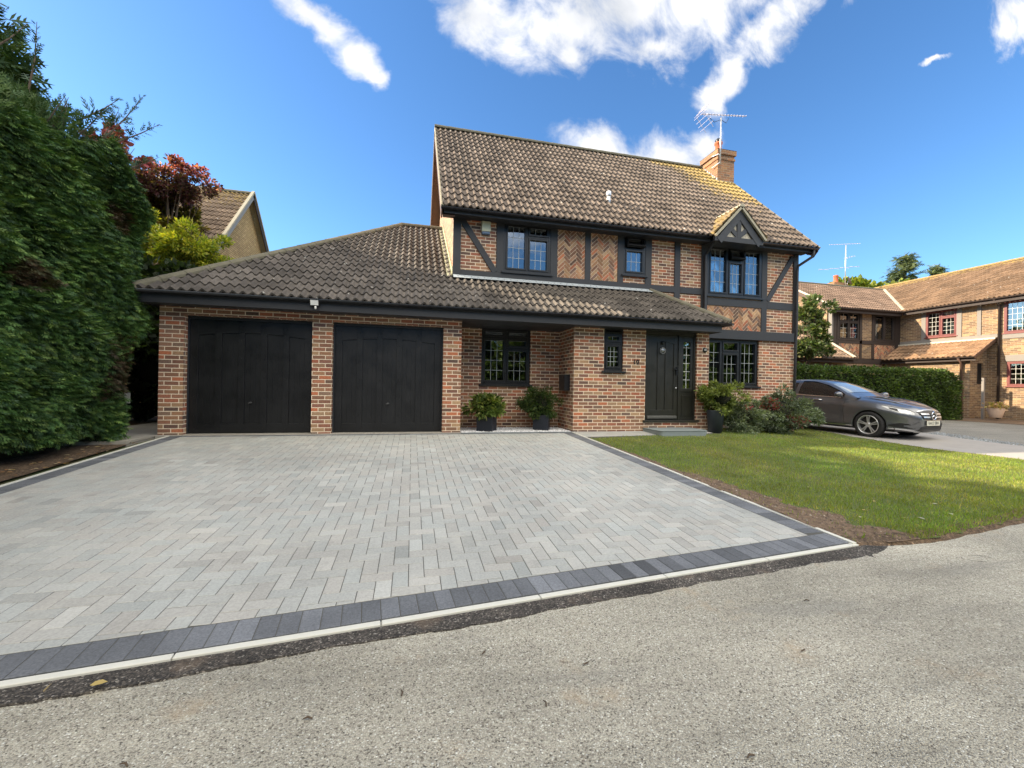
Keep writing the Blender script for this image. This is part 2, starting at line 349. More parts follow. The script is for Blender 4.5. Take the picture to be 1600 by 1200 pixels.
# roof slope of rolled tiles. O origin, s along eave, t up the slope; poly convex in (s,t)
def roof_slope(mb, O, sd, td, poly, pitch=.15, gauge=.325, amp=.027, ns=8, base=(.10, .082, .066), var=.25, lich=lambda s, t: 0., thick=.03):
    O, sd, td = Vector(O), Vector(sd).normalized(), Vector(td).normalized(); nrm = sd.cross(td)
    if nrm.z < 0: nrm = -nrm; flip = True
    else: flip = False
    smin = min(p[0] for p in poly); smax = max(p[0] for p in poly); tmax = max(p[1] for p in poly); E = polyedges(poly)
    def trange(s):
        lo, hi = -1e9, 1e9
        for a, b, c in E:
            if abs(b) < 1e-6: continue
            t = (c-a*s)/b
            if b > 0: hi = min(hi, t)
            else: lo = max(lo, t)
        return lo, hi
    step = pitch/ns; N = int((smax-smin)/step); ss = [smin+step*i for i in range(N+1)]
    prof = [amp*(.5+.5*cos(2*pi*((i+.0) % ns)/ns))**1.25*2 for i in range(ns)]
    tr = [trange(min(max(s, smin+1e-4), smax-1e-4)) for s in ss]; k = 0
    while k*gauge < tmax:
        t0, t1 = k*gauge, (k+1)*gauge+.015; rc = [random.random() for _ in range(N//(2*ns)+3)]; off = 0
        prev = None
        for i, s in enumerate(ss):
            lo, hi = tr[i]; a, b = max(t0, lo), min(t1, hi)
            if b-a < .004: prev = None; continue
            h = prof[i % ns]; la = thick*(1-(a-t0)/gauge); lb = thick*(1-(b-t0)/gauge)
            A = O+sd*s+td*a+nrm*(h+la); B = O+sd*s+td*b+nrm*(h+lb); C = O+sd*s+td*a+nrm*(h+la-thick-.006)
            i0 = len(mb.v); mb.v += [tuple(A), tuple(B), tuple(C)]
            if prev is not None:
                v = 1+var*(2*rc[i//(2*ns)]-1); l = lich(s, a); cc = (base[0]*v, base[1]*v, base[2]*v, l)
                q = (prev, i0, i0+1, prev+1); r_ = (prev+2, i0+2, i0, prev)
                if flip: q = q[::-1]; r_ = r_[::-1]
                mb.quadidx(q, cc); mb.quadidx(r_, cc)
            prev = i0
        k += 1
def ridge_tiles(mb, a, b, r=.11, L=.42, n=7, drop=.03):
    a, b = Vector(a), Vector(b); d = (b-a).normalized(); side = d.cross(Vector((0, 0, 1))).normalized(); up = side.cross(d); N = max(1, round((b-a).length/L)); st = (b-a).length/N
    for k in range(N):
        p0, p1 = a+d*(st*k-.012), a+d*(st*(k+1)+.012); i0 = len(mb.v); v = random.uniform(.7, 1.3)
        for p, rr in ((p0, r*1.04), (p1, r*.97)):
            for j in range(n+1):
                an = pi*(-.08+1.16*j/n); mb.v.append(tuple(p+side*cos(an)*rr+up*(sin(an)*rr*.75-drop)))
        for j in range(n): mb.quadidx((i0+j, i0+j+n+1, i0+j+n+2, i0+j+1), (v, v, v))
        mb.quadidx(tuple(i0+j for j in range(n+1)), (v, v, v)); mb.quadidx(tuple(i0+n+1+j for j in range(n+1))[::-1], (v, v, v))
# windows ------------------------------------------------------------------
def window(root, axis, pos, sgn, u0, u1, z0, z1, lights, fm, gl=None, depth=.07, rec=.0, sill=True, lead=True, fw=.05, sw=.042, name='window', silltop=0., glead=None, gm=None):
    """axis 'y': faces -Y at y=pos ; axis 'x': faces -X at x=pos. sgn=-1 outward"""
    gm = gm or M_glass
    def bx(m, a, b, c, d, o0, o1, mi=0):
        if axis == 'y': m.box(a, b, pos+sgn*o1, pos+sgn*o0, c, d, mi=mi)
        else: m.box(pos+sgn*o1, pos+sgn*o0, a, b, c, d, mi=mi)
    fr = MB(); o0, o1 = -depth-rec, -rec
    bx(fr, u0, u1, z1-fw, z1, o0, o1); bx(fr, u0, u1, z0, z0+fw, o0, o1)
    bx(fr, u0, u0+fw, z0+fw, z1-fw, o0, o1); bx(fr, u1-fw, u1, z0+fw, z1-fw, o0, o1)
    W, H = u1-u0-2*fw, z1-z0-2*fw
    rects = []
    for L in lights:
        a, b, c, d = u0+fw+W*L[0], u0+fw+W*L[1], z0+fw+H*L[2], z0+fw+H*L[3]; rects.append((a, b, c, d, L))
        if L[0] > 0: bx(fr, a-.02, a+.02, c, d, o0, o1-.002)
        if L[2] > 0: bx(fr, a+(.02 if L[0] > 0 else 0), b-(.02 if L[1] < 1 else 0), c-.022, c+.022, o0, o1-.003)
    w_ = fr.build(name, fm, root, bevel=.004)
    for (a, b, c, d, L) in rects:
        tilt = L[6] if len(L) > 6 else 0
        if L[0] > 0: a += .02
        if L[1] < 1: b -= .02
        if L[2] > 0: c += .022
        if L[3] < 1: d -= .022
        sa = MB(); g = MB(); oo0, oo1 = o0+.006, o1+.012
        bx(sa, a+.004, b-.004, d-sw, d-.004, oo0, oo1); bx(sa, a+.004, b-.004, c+.004, c+sw, oo0, oo1)
        bx(sa, a+.004, a+sw, c+sw, d-sw, oo0, oo1-.001); bx(sa, b-sw, b-.004, c+sw, d-sw, oo0, oo1-.001)
        ga, gb, gc, gd = a+sw, b-sw, c+sw, d-sw; gp = oo0+.022
        bx(g, ga-.003, gb+.003, gc-.003, gd+.003, gp-.006, gp, 0)
        nx, nz = L[4], L[5]
        if lead and nx*nz > 1:
            for k in range(1, nx): uu = ga+(gb-ga)*k/nx; bx(g, uu-.0045, uu+.0045, gc, gd, gp+.001, gp+.006, 1)
            for k in range(1, nz): zz = gc+(gd-gc)*k/nz; bx(g, ga, gb, zz-.0045, zz+.0045, gp+.001, gp+.0058, 1)
        if tilt:
            for m in (sa, g):
                for i, v in enumerate(m.v):
                    v = Vector(v); z = v.z-d; ax_ = (1 if axis == 'y' else 0); q = (v[ax_]-pos)*sgn-oo1; ct, st = cos(tilt), sin(tilt)
                    q2 = q*ct-z*st; z2 = z*ct+q*st; v[ax_] = pos+sgn*(q2+oo1); v.z = d+z2; m.v[i] = tuple(v)
        so_ = sa.build('sash', fm, w_, bevel=.003); g.build('pane', [gm, glead or M_glead], w_)
    if sill:
        s_ = MB(); bx(s_, u0-.05, u1+.05, z0-.045, z0-.002, o0+.01, .05+silltop); s_.build('sill', fm, w_, bevel=.004)
    return w_
# ============================================================ GROUND
def sheet(name, x0, x1, y0, y1, st, dz, m, kind='structure', polyf=None, nz=0., xs=None, ys=None):
    X = xs or list(np.arange(x0, x1+1e-6, st)); Y = ys or list(np.arange(y0, y1+1e-6, st)); mb = MB()
    for y in Y:
        for x in X: mb.v.append((x, y, gz(x, y)+dz+(nz*noise.noise((x*1.7, y*1.7, 0)) if nz else 0)))
    for j in range(len(Y)-1):
        for i in range(len(X)-1):
            if polyf and not polyf((X[i]+X[i+1])/2, (Y[j]+Y[j+1])/2): continue
            a = j*len(X)+i; mb.quadidx((a, a+1, a+1+len(X), a+len(X)))
    return mb.build(name, m, None, smooth=True, kind=kind)
def kerbY(X): return 2.347+.1025*X
# terrain
mg, n, b = mat('earth_and_grass', rough=.95)
oc = objc(n); a1 = nn(n, 'ShaderNodeTexNoise', {}, Vector=oc, Scale=3, Detail=8, Roughness=.7).outputs[0]
n.links.new(mixc(n, ramp(n, a1, [(.4, 0.), (.6, 1.)]), (.055, .085, .02), (.085, .075, .035)), b.inputs['Base Color'])
big = [-900, -400, -200, -100, -60, -40, -30, -24, -18]+list(np.arange(-14, 30.1, 1.))+[34, 40, 50, 70, 100, 200, 400, 900]
sheet('ground', 0, 0, 0, 0, 1, -.02, mg, xs=big, ys=big)
# road
mr, n, b = mat('worn_road_surface', rough=.9, spec=.35)
oc = objc(n)
v1 = nn(n, 'ShaderNodeTexVoronoi', {'feature': 'F1'}, Vector=oc, Scale=165, Randomness=1).outputs
v2 = nn(n, 'ShaderNodeTexVoronoi', {'feature': 'F1'}, Vector=oc, Scale=330, Randomness=1).outputs
cg = nn(n, 'ShaderNodeSeparateColor', {}, _0=v1['Color']).outputs[0]; cg2 = nn(n, 'ShaderNodeSeparateColor', {}, _0=v2['Color']).outputs[0]
stone = ramp(n, cg, [(0, (.09, .08, .07)), (.07, (.22, .20, .175)), (.3, (.34, .32, .28)), (.75, (.41, .388, .335)), (.94, (.46, .44, .395)), (1, (.66, .66, .63))])
fine = ramp(n, cg2, [(0, .72), (.2, .93), (.85, 1.05), (1, 1.25)])
c = mixc(n, 1, stone, fine, 'MULTIPLY')
gap = ramp(n, v1['Distance'], [(.35, 1.), (.75, .75)]); c = mixc(n, .8, c, gap, 'MULTIPLY')
l1 = nn(n, 'ShaderNodeTexNoise', {}, Vector=oc, Scale=.55, Detail=5, Roughness=.6).outputs[0]
c = mixc(n, 1, c, ramp(n, l1, [(.3, .80), (.7, 1.16)]), 'MULTIPLY')
l2 = nn(n, 'ShaderNodeTexNoise', {}, Vector=oc, Scale=1.9, Detail=6, Roughness=.7).outputs[0]
c = mixc(n, mth(n, 'MULTIPLY', sstep(n, l2, .56, .70), .42), c, (.36, .27, .18))
l3 = nn(n, 'ShaderNodeTexNoise', {}, Vector=nn(n, 'ShaderNodeMapping', {}, Vector=oc, Scale=(.5, 2.5, 1), Rotation=(0, 0, .3)).outputs[0], Scale=1.3, Detail=5).outputs[0]
c = mixc(n, mth(n, 'MULTIPLY', sstep(n, l3, .55, .68), .35), c, (.17, .17, .165))
vs = nn(n, 'ShaderNodeTexVoronoi', {'feature': 'F1'}, Vector=nn(n, 'ShaderNodeVectorMath', {'operation': 'ADD'}, _0=oc, _1=nn(n, 'ShaderNodeTexNoise', {}, Vector=oc, Scale=14).outputs['Color']).outputs[0], Scale=1.5).outputs[0]
c = mixc(n, mth(n, 'MULTIPLY', sstep(n, vs, .07, .03), .55), c, (.62, .61, .57))
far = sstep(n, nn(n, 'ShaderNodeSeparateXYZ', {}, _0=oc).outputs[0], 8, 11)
wr = nn(n, 'ShaderNodeTexNoise', {}, Vector=nn(n, 'ShaderNodeMapping', {}, Vector=oc, Scale=(.35, 1.6, 1), Rotation=(0, 0, .12)).outputs[0], Scale=1.0, Detail=7, Roughness=.68).outputs[0]
c = mixc(n, 1, c, ramp(n, wr, [(.28, .68), (.5, 1.02), (.72, 1.26)]), 'MULTIPLY')
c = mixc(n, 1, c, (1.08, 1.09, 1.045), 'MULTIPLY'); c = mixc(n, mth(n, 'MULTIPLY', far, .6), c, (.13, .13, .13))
n.links.new(c, b.inputs['Base Color'])
hh = mth(n, 'ADD', mth(n, 'MULTIPLY', v1['Distance'], -1.), mth(n, 'MULTIPLY', cg, .35)); bump(n, b, hh, .8, .006)
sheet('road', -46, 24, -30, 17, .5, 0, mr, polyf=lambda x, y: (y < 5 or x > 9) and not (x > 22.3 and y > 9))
# fresh dark asphalt strip beside the kerb
ma, n, b = mat('fresh_dark_asphalt', rough=.85, spec=.4)
oc = objc(n); v1 = nn(n, 'ShaderNodeTexVoronoi', {}, Vector=oc, Scale=130).outputs
cg = nn(n, 'ShaderNodeSeparateColor', {}, _0=v1['Color']).outputs[0]
l1 = nn(n, 'ShaderNodeTexNoise', {}, Vector=oc, Scale=2.2, Detail=5).outputs[0]
c = mixc(n, 1, ramp(n, cg, [(0, (.018, .016, .015)), (.6, (.055, .05, .045)), (.92, (.12, .105, .09)), (1, (.3, .28, .25))]), ramp(n, l1, [(.3, .6), (.7, 1.5)]), 'MULTIPLY')
c = mixc(n, mth(n, 'MULTIPLY', sstep(n, nn(n, 'ShaderNodeTexNoise', {}, Vector=oc, Scale=3.3, Detail=6).outputs[0], .55, .68), .5), c, (.16, .12, .085))
n.links.new(c, b.inputs['Base Color']); bump(n, b, mth(n, 'MULTIPLY', v1['Distance'], -1.), .9, .006)
def strip(m):
    N = 420; x0, x1 = -6.0, 4.15
    for i in range(N+1):
        x = x0+(x1-x0)*i/N; y = kerbY(x)
        wd = .122+.035*noise.noise((x*1.3, 5, 0))+.016*noise.noise((x*7, 2, 0))+.010*noise.noise((x*31, 8, 0))
        if x > 3.5: wd += .10*max(0, noise.noise((x*9, 3, 3)))-.10*max(0, (x-3.75))/.4
        m.v += [(x, y-.001, gz(x, y)+.010), (x, y-max(.02, wd)*.97, .0105), (x, y-max(.02, wd), -.002)]
    for i in range(N): a = i*3; m.quadidx((a, a+1, a+4, a+3)); m.quadidx((a+1, a+2, a+5, a+4))
m_ = MB(); strip(m_); m_.build('asphalt_strip', ma, None, kind='structure')
def cracks(m):
    for k in range(26):
        x, y = random.uniform(3.6, 4.9), 0; y = 2.62+.02*x-random.uniform(.0, .3)*(1 if x < 4.4 else .5); pts = []
        a = random.uniform(-.9, .2)
        for j in range(5):
            pts.append((x, y)); x += cos(a)*.07; y += sin(a)*.05; a += random.uniform(-.9, .9)
        for p, q in zip(pts, pts[1:]): w2 = random.uniform(.002, .006); m.face([(p[0], p[1]-w2, .0065), (q[0], q[1]-w2, .0065), (q[0], q[1]+w2, .0065), (p[0], p[1]+w2, .0065)])
m_ = MB(); cracks(m_); m_.build('road_crack', ma, None, kind='structure')
# block paving driveway --------------------------------------------------
XL = lambda y: -4.02-.012*(8.35-y); XR = lambda y: 3.56-.045*(y-2.7)
YT = 8.40
def ky(x, off): return kerbY(x)+off*1.005
outer = [(XL(1.8), ky(XL(1.8), .05)), (XR(2.7), ky(XR(2.7), .05)), (XR(YT), YT), (XL(YT), YT)]
inner = [(XL(1.9)+.205, ky(XL(1.9)+.2, .255)), (XR(3)-.205, ky(XR(3)-.2, .255)), (XR(YT)-.205, YT-.105), (XL(YT)+.205, YT-.105)]
bed = MB()
xs_ = np.linspace(-5, 3.7, 40)
joint, n, b = mat('kiln_dried_jointing_sand', (.075, .074, .066), .95)
def zdrive(x, y): return gz(x, y)+.022+.004*noise.noise((x*.6, y*.6, 1))
def pave(mb, poly, cfun, gap=.0021, bev=.0024, lift=0., tiltr=.0016):
    p = shrink(poly, gap)
    if len(p) < 3 or area(p) < 2e-4: return
    t = shrink(p, bev)
    if len(t) < 3: return
    if len(t) != len(p): t = [(q[0]*.93+sum(a[0] for a in p)/len(p)*.07, q[1]*.93+sum(a[1] for a in p)/len(p)*.07) for q in p]
    cxm, cym = sum(q[0] for q in p)/len(p), sum(q[1] for q in p)/len(p)
    ga_, gb_ = random.gauss(0, tiltr), random.gauss(0, tiltr); dz_ = random.gauss(0, .0004)+lift; c = cfun()
    z = lambda q, d: zdrive(q[0], q[1])+dz_+ga_*(q[0]-cxm)+gb_*(q[1]-cym)+d
    i0 = len(mb.v); k = len(p)
    mb.v += [(q[0], q[1], z(q, 0)) for q in t]+[(q[0], q[1], z(q, -.0022)) for q in p]+[(q[0], q[1], z(q, -.02)) for q in p]
    mb.quadidx(tuple(i0+j for j in range(k)), c)
    for j in range(k):
        j2 = (j+1) % k; mb.quadidx((i0+k+j, i0+k+j2, i0+j2, i0+j), c); mb.quadidx((i0+2*k+j, i0+2*k+j2, i0+k+j2, i0+k+j), c)
def cg_():
    v = random.gauss(1, .042); w_ = random.random()
    if w_ > .93: v *= random.choice((.85, 1.14))
    a = random.uniform(-.012, .012); return (.348*v+a, .354*v, .340*v-a*.5)
def ce_():
    v = random.gauss(1, .15); return (.122*v, .131*v, .147*v)
EI = polyedges(inner); mp = MB()
for q in herring(2, .1, -4.3, 3.7, 1.9, 8.5):
    q = clip(q, EI)
    if len(q) >= 3 and area(q) > 3e-4: pave(mp, q, cg_)
mp.build('driveway', M_paver, None, kind='structure')
me_ = MB()
x = XL(1.9)-.0
while x < XR(2.7)-.01:                                   # soldier course along the kerb
    x2 = min(x+.1015, XR(2.7)); pave(me_, [(x, ky(x, .05)), (x2, ky(x2, .05)), (x2-.02, ky(x2, .25)), (x-.02, ky(x, .25))], ce_, bev=.007, gap=.0022); x = x2
y = 2.9
for side in (0, 1):
    y = kerbY(3.4)+.29 if side else kerbY(-4.1)+.29
    while y < YT-.12:
        y2 = y+.1015
        if side: pave(me_, [(XR(y)-.2, y), (XR(y), y), (XR(y2), y2), (XR(y2)-.2, y2)], ce_, bev=.006)
        else: pave(me_, [(XL(y), y), (XL(y)+.2, y), (XL(y2)+.2, y2), (XL(y2), y2)], ce_, bev=.006)
        y = y2
x = XL(YT)
while x < XR(YT): pave(me_, [(x, YT-.1), (x+.2, YT-.1), (x+.2, YT), (x, YT)], ce_); x += .2
me_.build('driveway_edging', M_edgeb, None, kind='structure')
def bedf(m):
    P_ = [(XL(1.8)-.0, ky(XL(1.8), .05)), (XR(2.7), ky(XR(2.7), .05)), (XR(YT), YT), (XL(YT), YT)]
    N = 30
    for i in range(N+1):
        for j in range(N+1):
            u, v = i/N, j/N; a = [P_[0][k]*(1-u)+P_[1][k]*u for k in (0, 1)]; c = [P_[3][k]*(1-u)+P_[2][k]*u for k in (0, 1)]
            x, y = a[0]*(1-v)+c[0]*v, a[1]*(1-v)+c[1]*v; m.v.append((x, y, zdrive(x, y)-.0036))
    for i in range(N):
        for j in range(N): k = i*(N+1)+j; m.quadidx((k, k+N+1, k+N+2, k+1))
m_ = MB(); bedf(m_); m_.build('jointing_sand', joint, None, kind='structure')
# concrete kerb edging
def kerbs(m):
    x = -.136-.9175*5
    while x < XR(2.7)+.02:
        x2 = min(x+.9175, XR(2.7)+.05); a = Vector((x+.003, kerbY(x), gz(x, kerbY(x))-.097)); b2 = Vector((x2-.003, kerbY(x2), gz(x2, kerbY(x2))-.097)); d = (b2-a); L = d.length; d.normalize(); s_ = Vector((-d.y, d.x, 0))
        m.obox(a, d, s_, (0, 0, 1), 0, L, .004, .048, 0, .116); x = x2
    for side in (0, 1):
        y = kerbY(3.5)+.03 if side else 1.9
        while y < YT-.05:
            y2 = min(y+.91, YT); f = XR if side else XL; o = .003 if side else -.045
            a = Vector((f(y)+o, y, zdrive(f(y), y)+.004)); b2 = Vector((f(y2)+o, y2-.004, zdrive(f(y2), y2)+.004)); d = (b2-a); L = d.length; d.normalize(); s_ = Vector((1, 0, 0)); up = s_.cross(d)
            m.obox(a, d, s_, up, 0, L, 0, .042, -.1, .002); y = y2
m_ = MB(); kerbs(m_); m_.build('kerb', M_conc, None, kind='structure', bevel=.004)
# path in front of the porch
mq = MB()
EP = polyedges([(XR(YT)+.05, 7.72), (4.95, 7.92), (6.6, 8.02), (6.6, 8.485), (1.0, 8.485), (1.0, YT+.01), (XR(YT)+.05, YT+.01)])
for q in herring(2, .1, 3.2, 6.7, 7.6, 8.6):
    q = clip(q, polyedges([(XR(YT)+.05, 7.74), (4.95, 7.94), (6.7, 8.05), (6.7, 8.487), (XR(YT)+.05, 8.487)]))
    if len(q) >= 3 and area(q) > 3e-4: pave(mq, q, cg_)
mq.build('porch_path', M_paver, None, kind='structure')
m_ = MB(); m_.face([(3.3, 7.7, gz(3.3, 7.7)+.017), (6.7, 8.0, gz(6.7, 8)+.017), (6.7, 8.49, gz(6.7, 8.49)+.017), (3.3, 8.49, gz(3.3, 8.49)+.017)]); m_.build('path_sand', joint, None, kind='structure')
# garage threshold slab
m_ = MB(); m_.box(-4.25, .96, YT+.006, 8.70, .2, .338); m_.build('garage_threshold', M_conc2, None, kind='structure', bevel=.006)
# gravel bed in the recess
mgv = tintmat('white_gravel_stone', .6, 40, .15)
def stones(m, n_, xr, yr, z, size, cf, inside=None):
    for _ in range(n_):
        x, y = random.uniform(*xr), random.uniform(*yr)
        if inside and not inside(x, y): continue
        s_ = size*random.uniform(.5, 1.4); i0 = len(m.v); zz = z(x, y)+random.uniform(0, s_*.9); c = cf(); a = random.uniform(0, pi)
        for k in range(5): an = a+2*pi*k/5; m.v.append((x+cos(an)*s_*random.uniform(.7, 1.2), y+sin(an)*s_*random.uniform(.7, 1.2), zz-s_*random.uniform(.2, .7)))
        m.v.append((x+random.uniform(-.3, .3)*s_, y+random.uniform(-.3, .3)*s_, zz+s_*.55))
        for k in range(5): m.quadidx((i0+k, i0+(k+1) % 5, i0+5), c)
m_ = MB(); m_.box(.97, 3.36, YT+.07, 9.44, .2, .325, c=(.45, .45, .45))
stones(m_, 9000, (.98, 3.35), (YT+.08, 9.43), lambda x, y: .325, .014, lambda: (lambda v: (v, v, v*1.02))(random.uniform(.38, .85)))
m_.build('white_gravel', mgv, None, kind='stuff')
m_ = MB(); m_.box(.97, 3.37, YT+.008, YT+.065, .2, .338); m_.build('gravel_edging', M_slab, None, kind='structure', bevel=.005)
# soil strip on the left + concrete path beside the garage
ms, n, b = mat('brown_soil', rough=1.)
oc = objc(n); a1 = nn(n, 'ShaderNodeTexNoise', {}, Vector=oc, Scale=9, Detail=8, Roughness=.75).outputs[0]
v1 = nn(n, 'ShaderNodeTexVoronoi', {}, Vector=oc, Scale=70).outputs
c = mixc(n, ramp(n, a1, [(.35, 0.), (.65, 1.)]), (.075, .048, .028), (.16, .11, .07))
c = mixc(n, 1, c, ramp(n, nn(n, 'ShaderNodeSeparateColor', {}, _0=v1['Color']).outputs[0], [(0, .5), (.8, 1.2), (.97, 1.4), (1, 3.)]), 'MULTIPLY')
n.links.new(c, b.inputs['Base Color']); bump(n, b, mth(n, 'ADD', a1, mth(n, 'MULTIPLY', v1['Distance'], -.6)), 1., .02)
sheet('soil', -12, -4.07, -2, 16, .25, .012, ms, nz=.02)
m_ = MB(); m_.box(-5.6, -4.26, 7.7, 17, .1, .335); m_.build('side_path', M_conc2, None, kind='structure')
# lawn -------------------------------------------------------------------
LAWN = [(XR(7.6)+.03, 7.66), (XR(2.7)+.03, 2.74), (4.35, 2.70), (5.95, 2.93), (8.5, 3.6), (10.85, 4.6), (10.95, 5.38), (10.5, 6.5), (10.72, 8.15), (11.7, 10.9), (10.2, 10.9), (10.2, 9.44), (6.72, 9.44), (6.72, 8.0), (4.95, 7.88)]
def inpoly(x, y, P_):
    r = False; j = len(P_)-1
    for i in range(len(P_)):
        if (P_[i][1] > y) != (P_[j][1] > y) and x < (P_[j][0]-P_[i][0])*(y-P_[i][1])/(P_[j][1]-P_[i][1])+P_[i][0]: r = not r
        j = i
    return r
def soilw(x, y):   # bare soil beside the driveway, widening to the road
    t = max(0., min(1., (7.3-y)/4.5)); wd = .02+.56*t**1.8+(.26*noise.noise((x*2, y*2, 4))+.14*noise.noise((x*6, y*6, 8)))*t
    lip = .10 if (y < 3.05 and x < 4.6) else 0
    return (x-XR(y)-.05) < wd*(1 if y > 3.0 else 1.1)+lip
ml, n, b = mat('lawn_turf', rough=1.)
oc = objc(n); a1 = nn(n, 'ShaderNodeTexNoise', {}, Vector=oc, Scale=14, Detail=6, Roughness=.7).outputs[0]
a2 = nn(n, 'ShaderNodeTexNoise', {}, Vector=oc, Scale=1.1, Detail=5).outputs[0]
c = mixc(n, a1, (.05, .075, .016), (.11, .135, .035)); c = mixc(n, mth(n, 'MULTIPLY', sstep(n, a2, .5, .68), .5), c, (.14, .12, .05))
tn = tint(n); c = mixc(n, nn(n, 'ShaderNodeSeparateColor', {}, _0=tn).outputs[0], c, mixc(n, ramp(n, a1, [(.35, 0.), (.65, 1.)]), (.08, .052, .032), (.19, .13, .085)))
n.links.new(c, b.inputs['Base Color']); bump(n, b, a1, .9, .02)
mb = MB(); st = .05; X = np.arange(3.2, 11.9, st); Y = np.arange(2.6, 11.0, st); idx = {}
def lz(x, y): return gz(x, y)+.026+.012*noise.noise((x*1.5, y*1.5, 7))+.006*noise.noise((x*6, y*6, 2))
for j in range(len(Y)-1):
    for i in range(len(X)-1):
        cx_, cy_ = X[i]+st/2, Y[j]+st/2
        if not inpoly(cx_, cy_, LAWN): continue
        q = []
        for (a, c_) in ((i, j), (i+1, j), (i+1, j+1), (i, j+1)):
            if (a, c_) not in idx: idx[(a, c_)] = len(mb.v); mb.v.append((X[a], Y[c_], lz(X[a], Y[c_])))
            q.append(idx[(a, c_)])
        s_ = 1. if soilw(cx_, cy_) else 0.
        mb.quadidx(q, (s_, s_, s_))
mb.build('lawn', ml, None, smooth=True, kind='structure')
# skirt hiding the stepped border: earth edge
def skirt(m):
    pts = []
    for a, b2 in zip(LAWN[1:8], LAWN[2:9]):
        N = max(2, int(math.dist(a, b2)/.05))
        for k in range(N): pts.append((a[0]+(b2[0]-a[0])*k/N, a[1]+(b2[1]-a[1])*k/N))
    for k, p in enumerate(pts):
        d = .02*noise.noise((p[0]*5, p[1]*5, 0)); x, y = p[0], p[1]-.015+d; z = lz(x, y)
        m.v += [(x, y+.14, z+.012), (x, y+.02, z+.004), (x, y-.03, gz(x, y)-.01)]
    for k in range(len(pts)-1):
        a = k*3; m.quadidx((a, a+1, a+4, a+3)); m.quadidx((a+1, a+2, a+5, a+4))
m_ = MB(); skirt(m_); m_.build('lawn_edge', ms, None, kind='structure')
def cloud(name, pos, dirs, size, cols, tmpl, m, parent, jit=.5, upbias=.3, kind=None, label=None, local=False, wid=1.):
    """many copies of a small flat leaf template (list of faces in (len,width,height))"""
    N = len(pos); pos = np.asarray(pos, float); dirs = np.asarray(dirs, float)+rng.normal(0, jit, (N, 3)); dirs /= np.linalg.norm(dirs, axis=1)[:, None]+1e-9
    rnd = rng.normal(0, 1, (N, 3)); rnd[:, 2] += upbias*4; W = np.cross(dirs, rnd); W /= np.linalg.norm(W, axis=1)[:, None]+1e-9; H = np.cross(W, dirs)
    tv = np.array(tmpl[0], float); tf = tmpl[1]; K = len(tv); size = np.broadcast_to(size, (N,))
    V = pos[:, None, :]+size[:, None, None]*(tv[None, :, 0:1]*dirs[:, None, :]+tv[None, :, 1:2]*W[:, None, :]*wid+tv[None, :, 2:3]*H[:, None, :])
    V = V.reshape(-1, 3)-(0 if local else np.array(org(parent)))
    nf = len(tf); lens = np.array([len(f) for f in tf]); loops = np.concatenate([np.array(f) for f in tf])
    L = (np.arange(N)[:, None]*K+loops[None, :]).ravel(); tot = np.tile(lens, N); start = np.concatenate([[0], np.cumsum(tot)[:-1]])
    me = bpy.data.meshes.new(name); me.vertices.add(len(V)); me.vertices.foreach_set('co', V.astype(np.float32).ravel())
    me.loops.add(len(L)); me.loops.foreach_set('vertex_index', L.astype(np.int32)); me.polygons.add(len(tot))
    me.polygons.foreach_set('loop_start', start.astype(np.int32)); me.polygons.foreach_set('loop_total', tot.astype(np.int32))
    me.update(calc_edges=True); me.materials.append(m)
    cc = np.concatenate([np.asarray(cols, float), np.ones((N, 1))], axis=1); ca = me.color_attributes.new('tint', 'FLOAT_COLOR', 'CORNER')
    ca.data.foreach_set('color', np.repeat(cc, lens.sum(), axis=0).astype(np.float32).ravel())
    o = bpy.data.objects.new(name, me); COL.objects.link(o); o.parent = parent
    return setp(o, label, None, None, kind)
BLADE = ([(0, -.06, 0), (0, .06, 0), (.55, .05, .06), (.55, -.05, .06), (1, 0, .22)], [(0, 1, 2, 3), (3, 2, 4)])
LEAF = ([(0, 0, 0), (.35, .22, .05), (1, 0, 0), (.35, -.22, .05)], [(0, 1, 2), (0, 2, 3)])
LEAFW = ([(0, 0, 0), (.25, .30, .06), (.65, .30, .06), (1, 0, -.05), (.65, -.30, .06), (.25, -.30, .06)], [(0, 1, 2, 3), (0, 3, 4, 5)])
def frond():
    v = []; f = []
    def el(a, b, w_):
        i = len(v); d = np.array(b)-np.array(a); nrm_ = np.array([-d[1], d[0], 0]); nrm_ /= np.linalg.norm(nrm_)+1e-9; mid = np.array(a)*.55+np.array(b)*.45
        v.extend([tuple(a), tuple(mid+nrm_*w_), tuple(b), tuple(mid-nrm_*w_)]); f.append((i, i+1, i+2, i+3))
    el((0, 0, 0), (1, 0, -.12), .045)
    for k, (t, s_) in enumerate(((.12, 1), (.2, -1), (.34, 1), (.45, -1), (.58, 1), (.68, -1))):
        l = .50*(1-t*.7); el((t, 0, -.02*t), (t+l*.75, s_*l*.55, -.08-.04*t), .05)
    return v, f
FROND = frond()
